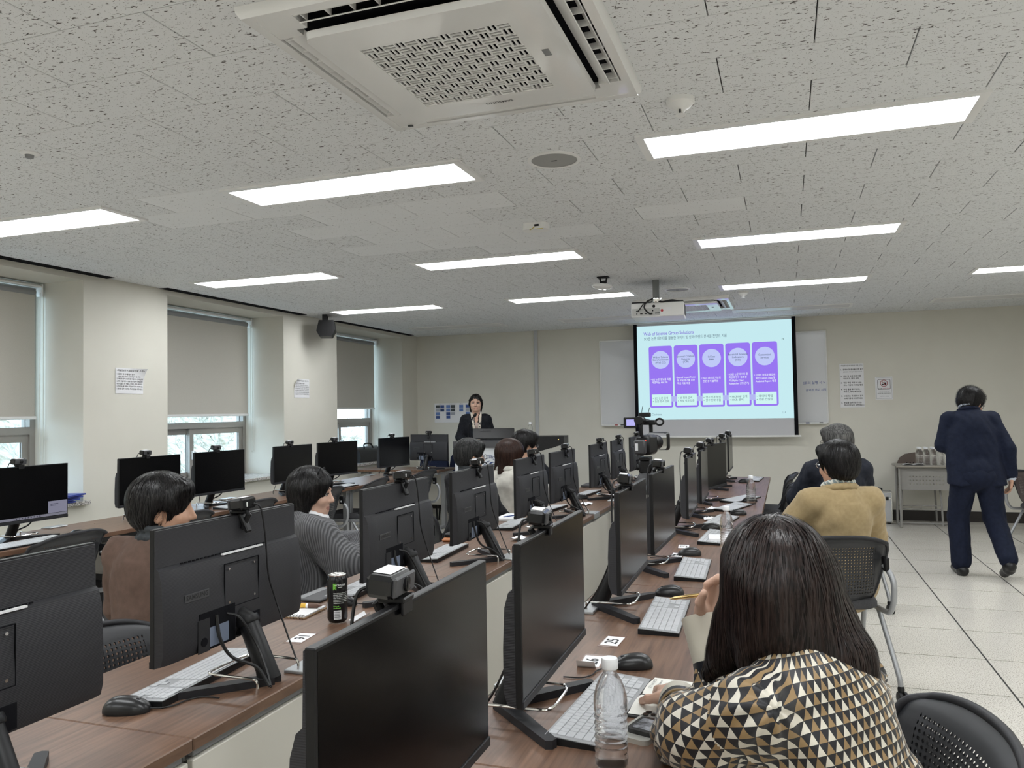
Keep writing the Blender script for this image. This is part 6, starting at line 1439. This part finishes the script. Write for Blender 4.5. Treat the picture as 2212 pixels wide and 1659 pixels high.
t, at, _ = person('woman in a black jacket with tied-back black hair speaking behind the lectern', local_xy((-3.66, 9.20), J, rz), rz, J, [('jacket', open_coat, C_blk, .003, .008), ('top', vneck, mat('pale_blouse', (.50, .40, .36), .7), .0, .008), ('scarf', scarf, noise_mat('patterned_scarf', (.05, .045, .05), (.62, .56, .47), nscale=28, lo=.40, hi=.44, rough=.7), .001, .007), ('trousers', trousers(), C_blk, .003, .010)], straight_hair, HB, 'skin2', .0055, 17, face=True, hs=.97, hkw=dict(n=900, steps=9, ds=.011, g=(.35, -1.0, -.35), lift=.002, top=J['H'][2]+.03, jitter=.12))
shoes(t, J, C_shoe)

# -- man in the navy suit walking
rz = HR(6)
lg = {'L': (V3(-.125, .06, .46), V3(-.135, -.02, .075), V3(-.14, .13, .03)), 'R': (V3(.12, -.02, .47), V3(.13, -.26, .15), V3(.14, -.14, .045))}
J = pose_stand(1.66, hyaw=HR(-42), hpitch=.35, lean=13, arms={'L': (V3(-.215, .10, 1.06), V3(-.10, .28, 1.0)), 'R': (V3(.245, -.01, 1.03), V3(.262, .0, .80))}, w=1.0, legs=lg); J['P'] = V3(0, -.02, .85); J['hL'], J['hR'] = V3(-.09, -.02, .80), V3(.09, -.02, .80)
J['N'] = J['N']+V3(0, 0, -.025); J['SL'] = J['SL']+V3(0, 0, -.035); J['SR'] = J['SR']+V3(0, 0, -.035); J['H'] = J['N']+V3(.035, .055, .085)
def suit(S, J):
    coat(.008, arms=(.056, .048, .041), cuff=.10)(S, J); [S.cap(J['C']+V3(q*.085, 0, -.06), J['P']+V3(q*.115, -.01, -.12), .110, .105, 0, .03) for q in (-1, 1)]; S.half(J['P']+V3(0, 0, -.105), V3(0, .1, -1), .006)
def suit_tr(S, J):
    S.ell(J['P']+V3(0, -.01, -.05), V3(.165, .13, .12), None, 0, .03)
    for nm in 'LR': S.cap(J['h'+nm], J['k'+nm], .100, .082, 0, .02); S.cap(J['k'+nm], J['a'+nm]+V3(0, 0, .03), .082, .070, 0, .02)
    S.half(J['aL']+V3(0, 0, -.04), V3(0, 0, -1), .006)
t, at, _ = person('man in a navy suit walking away, head bowed, with tousled black hair', (1.46, 7.44), rz, J, [('suit_jacket', suit, C_suit, .0025, .008), ('suit_trousers', suit_tr, C_suit, .004, .008), ('jacket_collar', coll(.074, .013, .004, .7, .3), C_suit, 0, .006), ('shirt_collar', coll(.066, .010, .036, .7, .3), C_shirt, 0, .006), ('shirt_cuff', lambda S, J: S.cap(J['wR']-nrm(J['wR']-J['ER'])*.035, J['wR'], .037, .039), C_shirt, 0, .006)], sh(vol=.016, nape=-.06, brow=.06), HB, 'skin', .0065, 19, glass='thin', hand={'R': (V3(.02, .25, -1), V3(-1, .1, 0), .7, -1), 'L': (V3(.3, .6, -.5), V3(.5, 0, -.5), .7, 1)}, hkw=dict(n=1000, steps=6, ds=.012, lift=.014, jitter=.9))
J['flat'] = 1; jl = dict(J); jl.pop('tR'); shoes(t, jl, C_shoe)
S = SDF(.015); a, b = J['aR'], J['tR']; S.cap(a+V3(0, -.045, -.02), b+V3(0, .0, .0), .042, .036); S.cap(a, a+V3(0, -.01, -.05), .044, .044); v, f, _ = S.mesh(.008); np_obj('shoe', v, f, C_shoe, t)
# -- woman in the patterned blouse (nearest figure), built in room coordinates
t = thing('person', 'woman with long dark hair in a black, white and tan triangle-print blouse', 'person', (.10, 1.50, 0)); O = V3(.10, 1.50, 0)
Fd = nrm(V3(-.70, .71, 0)); Rd = V3(Fd[1], -Fd[0], 0)
Nn = V3(.010, 1.565, .962); Hc = V3(-.033, 1.615, 1.072); Pp = V3(.11, 1.53, .55)
SL, SR = V3(-.075, 1.435, .875), V3(.105, 1.655, .865)
EL, WL = V3(-.200, 1.570, .782), V3(-.236, 1.765, .766); ER, WR = V3(-.140, 1.705, .780), V3(-.172, 1.778, .938)
up = nrm(Nn-Pp); Xr = nrm(Rd-up*(Rd@up)); A3 = np.array([Xr, np.cross(up, Xr), up]); Cc = Pp+(Nn-Pp)*.68; Wc = Pp+(Nn-Pp)*.33
ax = head_axes(math.radians(36), .12)
B = SDF(.02)
B.ell(Pp, (.15, .12, .12), A3); B.ell(Wc, (.12, .10, .14), A3); B.ell(Cc, (.135, .095, .15), A3); B.cap(SL*.9+SR*.1, SR*.9+SL*.1, .05)
for s_, e_, w_ in ((SL, EL, WL), (SR, ER, WR)): B.cap(s_, e_, .040, .034); B.cap(e_, w_, .034, .025)
for q in (-1, 1):
    hp = Pp+Rd*.085*q; kn = hp+Fd*.40+V3(0, 0, -.03); B.cap(hp, kn, .075, .05); B.cap(kn, kn+V3(0, 0, -.42), .05, .034); B.cap(kn+V3(0, 0, -.44), kn+Fd*.13+V3(0, 0, -.47), .034, .028)
at = add_head(B, Hc, ax, Nn+V3(0, 0, .0), .97)
add_hand(B, WL+V3(-.004, .012, .004), V3(-.30, .95, -.06), V3(.05, .0, -1), .55, 1, .98, thumb=.6)
add_hand(B, WR+V3(-.008, -.004, .008), V3(.28, -.02, 1), V3(.85, -.40, -.2), 1.35, -1, .98, thumb=.5)
v, f, lab = B.mesh(.0045); np_obj('body', v-O, f, [MT['skin2'], MT['lip']], t, lab)
Tr = SDF(.02); Tr.ell(Pp+V3(0, 0, -.02), (.162, .132, .11), A3)
for q in (-1, 1):
    hp = Pp+Rd*.085*q; kn = hp+Fd*.40+V3(0, 0, -.03); Tr.cap(hp, kn, .088, .064); Tr.cap(kn, kn+V3(0, 0, -.40), .064, .052)
v, f, _ = Tr.mesh(.008); v = v+vnormals(v, f)*folds(v, .003, 8)[:, None]; np_obj('trousers', v-O, f, C_trs, t)
for q in (-1, 1):
    hp = Pp+Rd*.085*q; kn = hp+Fd*.40+V3(0, 0, -.03); Sh = SDF(.012); a_ = V3(kn[0], kn[1], .045); Sh.cap(a_-Fd*.03, a_+Fd*.13+V3(0, 0, -.01), .043, .036); Sh.cap(a_, a_+V3(0, 0, .05), .042, .044); v, f, _ = Sh.mesh(.008); np_obj('shoe', v-O, f, C_shoe, t)
# blouse
Q = SDF(.03)
Q.ell(Pp+V3(.01, 0, -.02), (.175, .150, .16), A3, 0); Q.ell(Wc, (.158, .135, .17), A3, 0); Q.ell(Cc, (.148, .118, .16), A3, 0); Q.cap(SL*.9+SR*.1, SR*.9+SL*.1, .066, .066, 0); Q.cap(Nn+V3(0, 0, .012), Cc, .056, .09, 0)
mL = SL*.42+EL*.58+V3(-.015, -.02, -.01)
Q.cap(SL, mL, .066, .074, 1, .03); Q.cap(mL, EL, .074, .060, 1, .03); Q.cap(EL, WL-(WL-EL)*.30, .060, .047, 2, .03)
Q.cap(SR, SR*.4+ER*.6, .064, .064, 3, .03); Q.cap(SR*.4+ER*.6, ER, .064, .050, 3, .03); Q.cap(ER, ER+(WR-ER)*.38, .050, .046, 4, .03)
v, f, lab = Q.mesh(.0045); nr = vnormals(v, f)
lab[(lab == 1) & ((v-SL)@nrm(EL-SL) < .02)] = 0; lab[(lab == 3) & ((v-SR)@nrm(ER-SR) < .02)] = 0
lab[(lab == 2) & ((v-EL)@nrm(WL-EL) < .015)] = 1; lab[(lab == 4) & ((v-ER)@nrm(WR-ER) < .015)] = 3
def gather(v):
    d = folds(v, .0050, 4, (.07, .18), (1, 1, .6))
    for c_, ax_, ph in ((SL, nrm(EL-SL), 0), (EL, nrm(WL-EL), 1), (WL, nrm(WL-EL), 2), (SR, nrm(ER-SR), 3), (ER, nrm(WR-ER), 1)):
        q = v-c_; a = q@ax_; e1 = nrm(np.cross(ax_, V3(.3, .2, 1))); e2 = np.cross(ax_, e1); th = np.arctan2(q@e2, q@e1); R_ = np.linalg.norm(q, axis=1)
        d += .0055*np.exp(-(R_/.10)**2)*np.sin(th*7+ph+a*25)
    return d
v = v+nr*gather(v)[:, None]
segs_ = {0: (Pp, Nn, .15), 1: (SL, EL, .07), 2: (EL, WL, .055), 3: (SR, ER, .064), 4: (ER, WR, .05)}
def blouse_uv(li, f):
    fl = np.median(lab[f], axis=1).astype(int); loop_face = np.repeat(np.arange(len(f)), 4); L = fl[loop_face]; P = v[li]; uvs = np.zeros((len(li), 2))
    for k_, (a, b, r) in segs_.items():
        m = L == k_; axd = nrm(b-a); q = P[m]-a; e1 = nrm(Fd-axd*(Fd@axd)) if k_ == 0 else nrm(np.cross(axd, V3(-.35, .15, -1))); e2 = np.cross(axd, e1); th = np.arctan2(q@e2, q@e1)
        fa = f[loop_face[m]]; ct = v[fa].mean(1)-a; tc = np.arctan2(ct@e2, ct@e1); th = tc+((th-tc+math.pi) % (2*math.pi)-math.pi)
        uvs[m, 0] = th*r; uvs[m, 1] = q@axd
    return uvs
def tri_mat():
    m, nt, b = new_mat('triangle_print'); tc = N(nt, 'ShaderNodeTexCoord'); sp = N(nt, 'ShaderNodeSeparateXYZ'); nt.links.new(tc.outputs['UV'], sp.inputs[0])
    def mth(op, a, c=None):
        n = N(nt, 'ShaderNodeMath', operation=op)
        for i, x in enumerate((a, c)):
            if x is None: continue
            if isinstance(x, (int, float)): n.inputs[i].default_value = x
            else: nt.links.new(x, n.inputs[i])
        return n.outputs[0]
    vv = mth('DIVIDE', sp.outputs[1], .0185); row = mth('FLOOR', vv); fv = mth('FRACT', vv); uu = mth('ADD', mth('DIVIDE', sp.outputs[0], .0168), mth('MULTIPLY', row, .5)); cell = mth('FLOOR', uu); fu = mth('FRACT', uu)
    dist = mth('MULTIPLY', mth('ABSOLUTE', mth('SUBTRACT', fu, .5)), 2); isup = mth('LESS_THAN', dist, mth('SUBTRACT', .97, fv))
    par = mth('GREATER_THAN', mth('FRACT', mth('MULTIPLY', cell, .5)), .25)
    mx = N(nt, 'ShaderNodeMix', data_type='RGBA'); mx.inputs['A'].default_value = (.62, .58, .50, 1); mx.inputs['B'].default_value = (.27, .175, .08, 1); nt.links.new(par, mx.inputs['Factor'])
    m2 = N(nt, 'ShaderNodeMix', data_type='RGBA'); m2.inputs['A'].default_value = (.007, .007, .010, 1); nt.links.new(mx.outputs['Result'], m2.inputs['B']); nt.links.new(isup, m2.inputs['Factor']); nt.links.new(m2.outputs['Result'], b.inputs['Base Color'])
    b.inputs['Roughness'].default_value = .48; b.inputs['Specular IOR Level'].default_value = .4; b.inputs['Sheen Weight'].default_value = .15
    return m
MT['tri'] = tri_mat(); np_obj('blouse', v-O, f, MT['tri'], t, None, blouse_uv)
cw = mat('cream_satin', (.60, .56, .47), .45); ck = mat('black_satin', (.008, .009, .013), .4); ct_ = mat('tan_satin', (.28, .19, .09), .45)
def cuff(a, b, rings, name, m, wob=.004):
    ax_ = nrm(b-a); e1 = nrm(np.cross(ax_, V3(.2, .3, .9))); e2 = np.cross(ax_, e1); L = np.linalg.norm(b-a); mb = MB(); n = 40
    pr = rings+[(s, r-.003) for s, r in rings[::-1]]; vs = []
    for (s, r) in pr:
        for k in range(n):
            th = 2*math.pi*k/n; rr_ = r*(1+wob*8*math.sin(2*th+1)*.5+wob*3*math.sin(5*th)); vs.append(tuple(a+ax_*L*s+(e1*math.cos(th)+e2*math.sin(th))*rr_-O))
    m_ = len(pr); mb.add(vs, [(i*n+k, i*n+(k+1) % n, ((i+1) % m_)*n+(k+1) % n, ((i+1) % m_)*n+k) for i in range(m_) for k in range(n)]); return mb.build(name, m, t, 60)
RA, RB = ER+(WR-ER)*.20, WR+nrm(WR-ER)*.012
cR = cuff(RA, RB, [(.38, .047), (.62, .051), (.85, .055), (1.0, .058)], 'cuff', cw); cuff(RA, RB, [(.14, .047), (.39, .048)], 'cuff_band', ck); cuff(RA, RB, [(.03, .0475), (.15, .0475)], 'cuff_trim', ct_)
LA, LB = EL+(WL-EL)*.55, WL+nrm(WL-EL)*.018
cuff(LA, LB, [(.42, .047), (.7, .046), (1.0, .043)], 'cuff', cw); cuff(LA, LB, [(.20, .0485), (.43, .048)], 'cuff_band', ck); cuff(LA, LB, [(.05, .0505), (.21, .0485)], 'cuff_trim', ct_)
rg_ = MB(); hd_ = nrm(V3(.28, -.02, 1)); hn_ = V3(.85, -.40, -.2); hn_ = nrm(hn_-hd_*(hn_@hd_)); he_ = -np.cross(hd_, hn_); fd_ = nrm(hd_*math.cos(.74)+hn_*math.sin(.74)); hc = WR+V3(-.008, -.004, .008)+(hd_*.085-he_*.010)*.98+fd_*.016; r1 = nrm(np.cross(fd_, he_)); r2 = np.cross(fd_, r1)
rg_.tube([tuple(hc-O+(r1*math.cos(a)+r2*math.sin(a))*.0100) for a in np.linspace(0, 2*math.pi, 18, endpoint=False)], .0016, 6, closed=True); rg_.build('ring', mat('gold', (.80, .55, .22), .2, 1.0), t)
pn = thing('gold_pen', 'slim gold ballpoint pen held in the raised hand', 'pen', tuple(WR+V3(-.050, .012, .052)), rot=(0, math.radians(78), math.radians(-6)))
MB().lathe([(.0012, -.035), (.0035, -.024), (.0042, 0), (.0042, .055), (.003, .060)], 14).build('barrel', mat('gold_pen', (.70, .50, .22), .22, 1.0), pn)
# long hair: cap plus two falling curtains
Hh = SDF(.03); r_, f_, u_ = ax; AH = np.array(ax)
Hh.ell(at(0, -.012, .026), V3(.093, .110, .100), AH, 0); Hh.ell(at(0, -.045, -.045), V3(.088, .070, .09), AH, 0)
def chain(pts, rad):
    for i in range(len(pts)-1): Hh.cap(pts[i], pts[i+1], rad[i], rad[i+1], 0, .03)
chain([at(-.055, -.015, .0), V3(-.098, 1.600, .985), V3(-.122, 1.600, .935), V3(-.160, 1.612, .882)], [.050, .040, .028, .010])
chain([at(-.045, -.055, -.02), V3(-.060, 1.545, .985), V3(-.080, 1.540, .935)], [.050, .034, .016])
chain([at(.050, -.045, .0), V3(.034, 1.560, 1.0), V3(.072, 1.545, .950), V3(.105, 1.532, .880)], [.054, .046, .034, .010])
chain([at(.065, -.020, -.02), V3(.062, 1.600, 1.0), V3(.102, 1.580, .950), V3(.140, 1.562, .880)], [.048, .042, .032, .010])
chain([at(0, -.07, -.02), V3(-.012, 1.545, 1.01), V3(-.005, 1.530, .975)], [.055, .042, .018])
Hh.ell(at(0, .125, -.07), V3(.055, .085, .12), AH, 0, .012, 1)
v, f, _ = Hh.mesh(.005); v = v+vnormals(v, f)*ridges(v, at(0, -.02, .10), ax, .0028)[:, None]; rg = np.random.default_rng(2); top = np.where(v[:, 2] > 1.02)[0]
st = v[rg.choice(top, 5200)]; sv1, sf1 = strands(Hh, st, 29, .011, .0011, 21, .0055, (.0, -.0, -1), None, .10)
vv = np.concatenate([v, sv1]); ff = np.concatenate([f, sf1+len(v)]); np_obj('hair', vv-O, ff, [HBR, HBR2], t, np.concatenate([np.zeros(len(v), int), np.repeat((rg.random(5200) < .4).astype(int), 60)]))
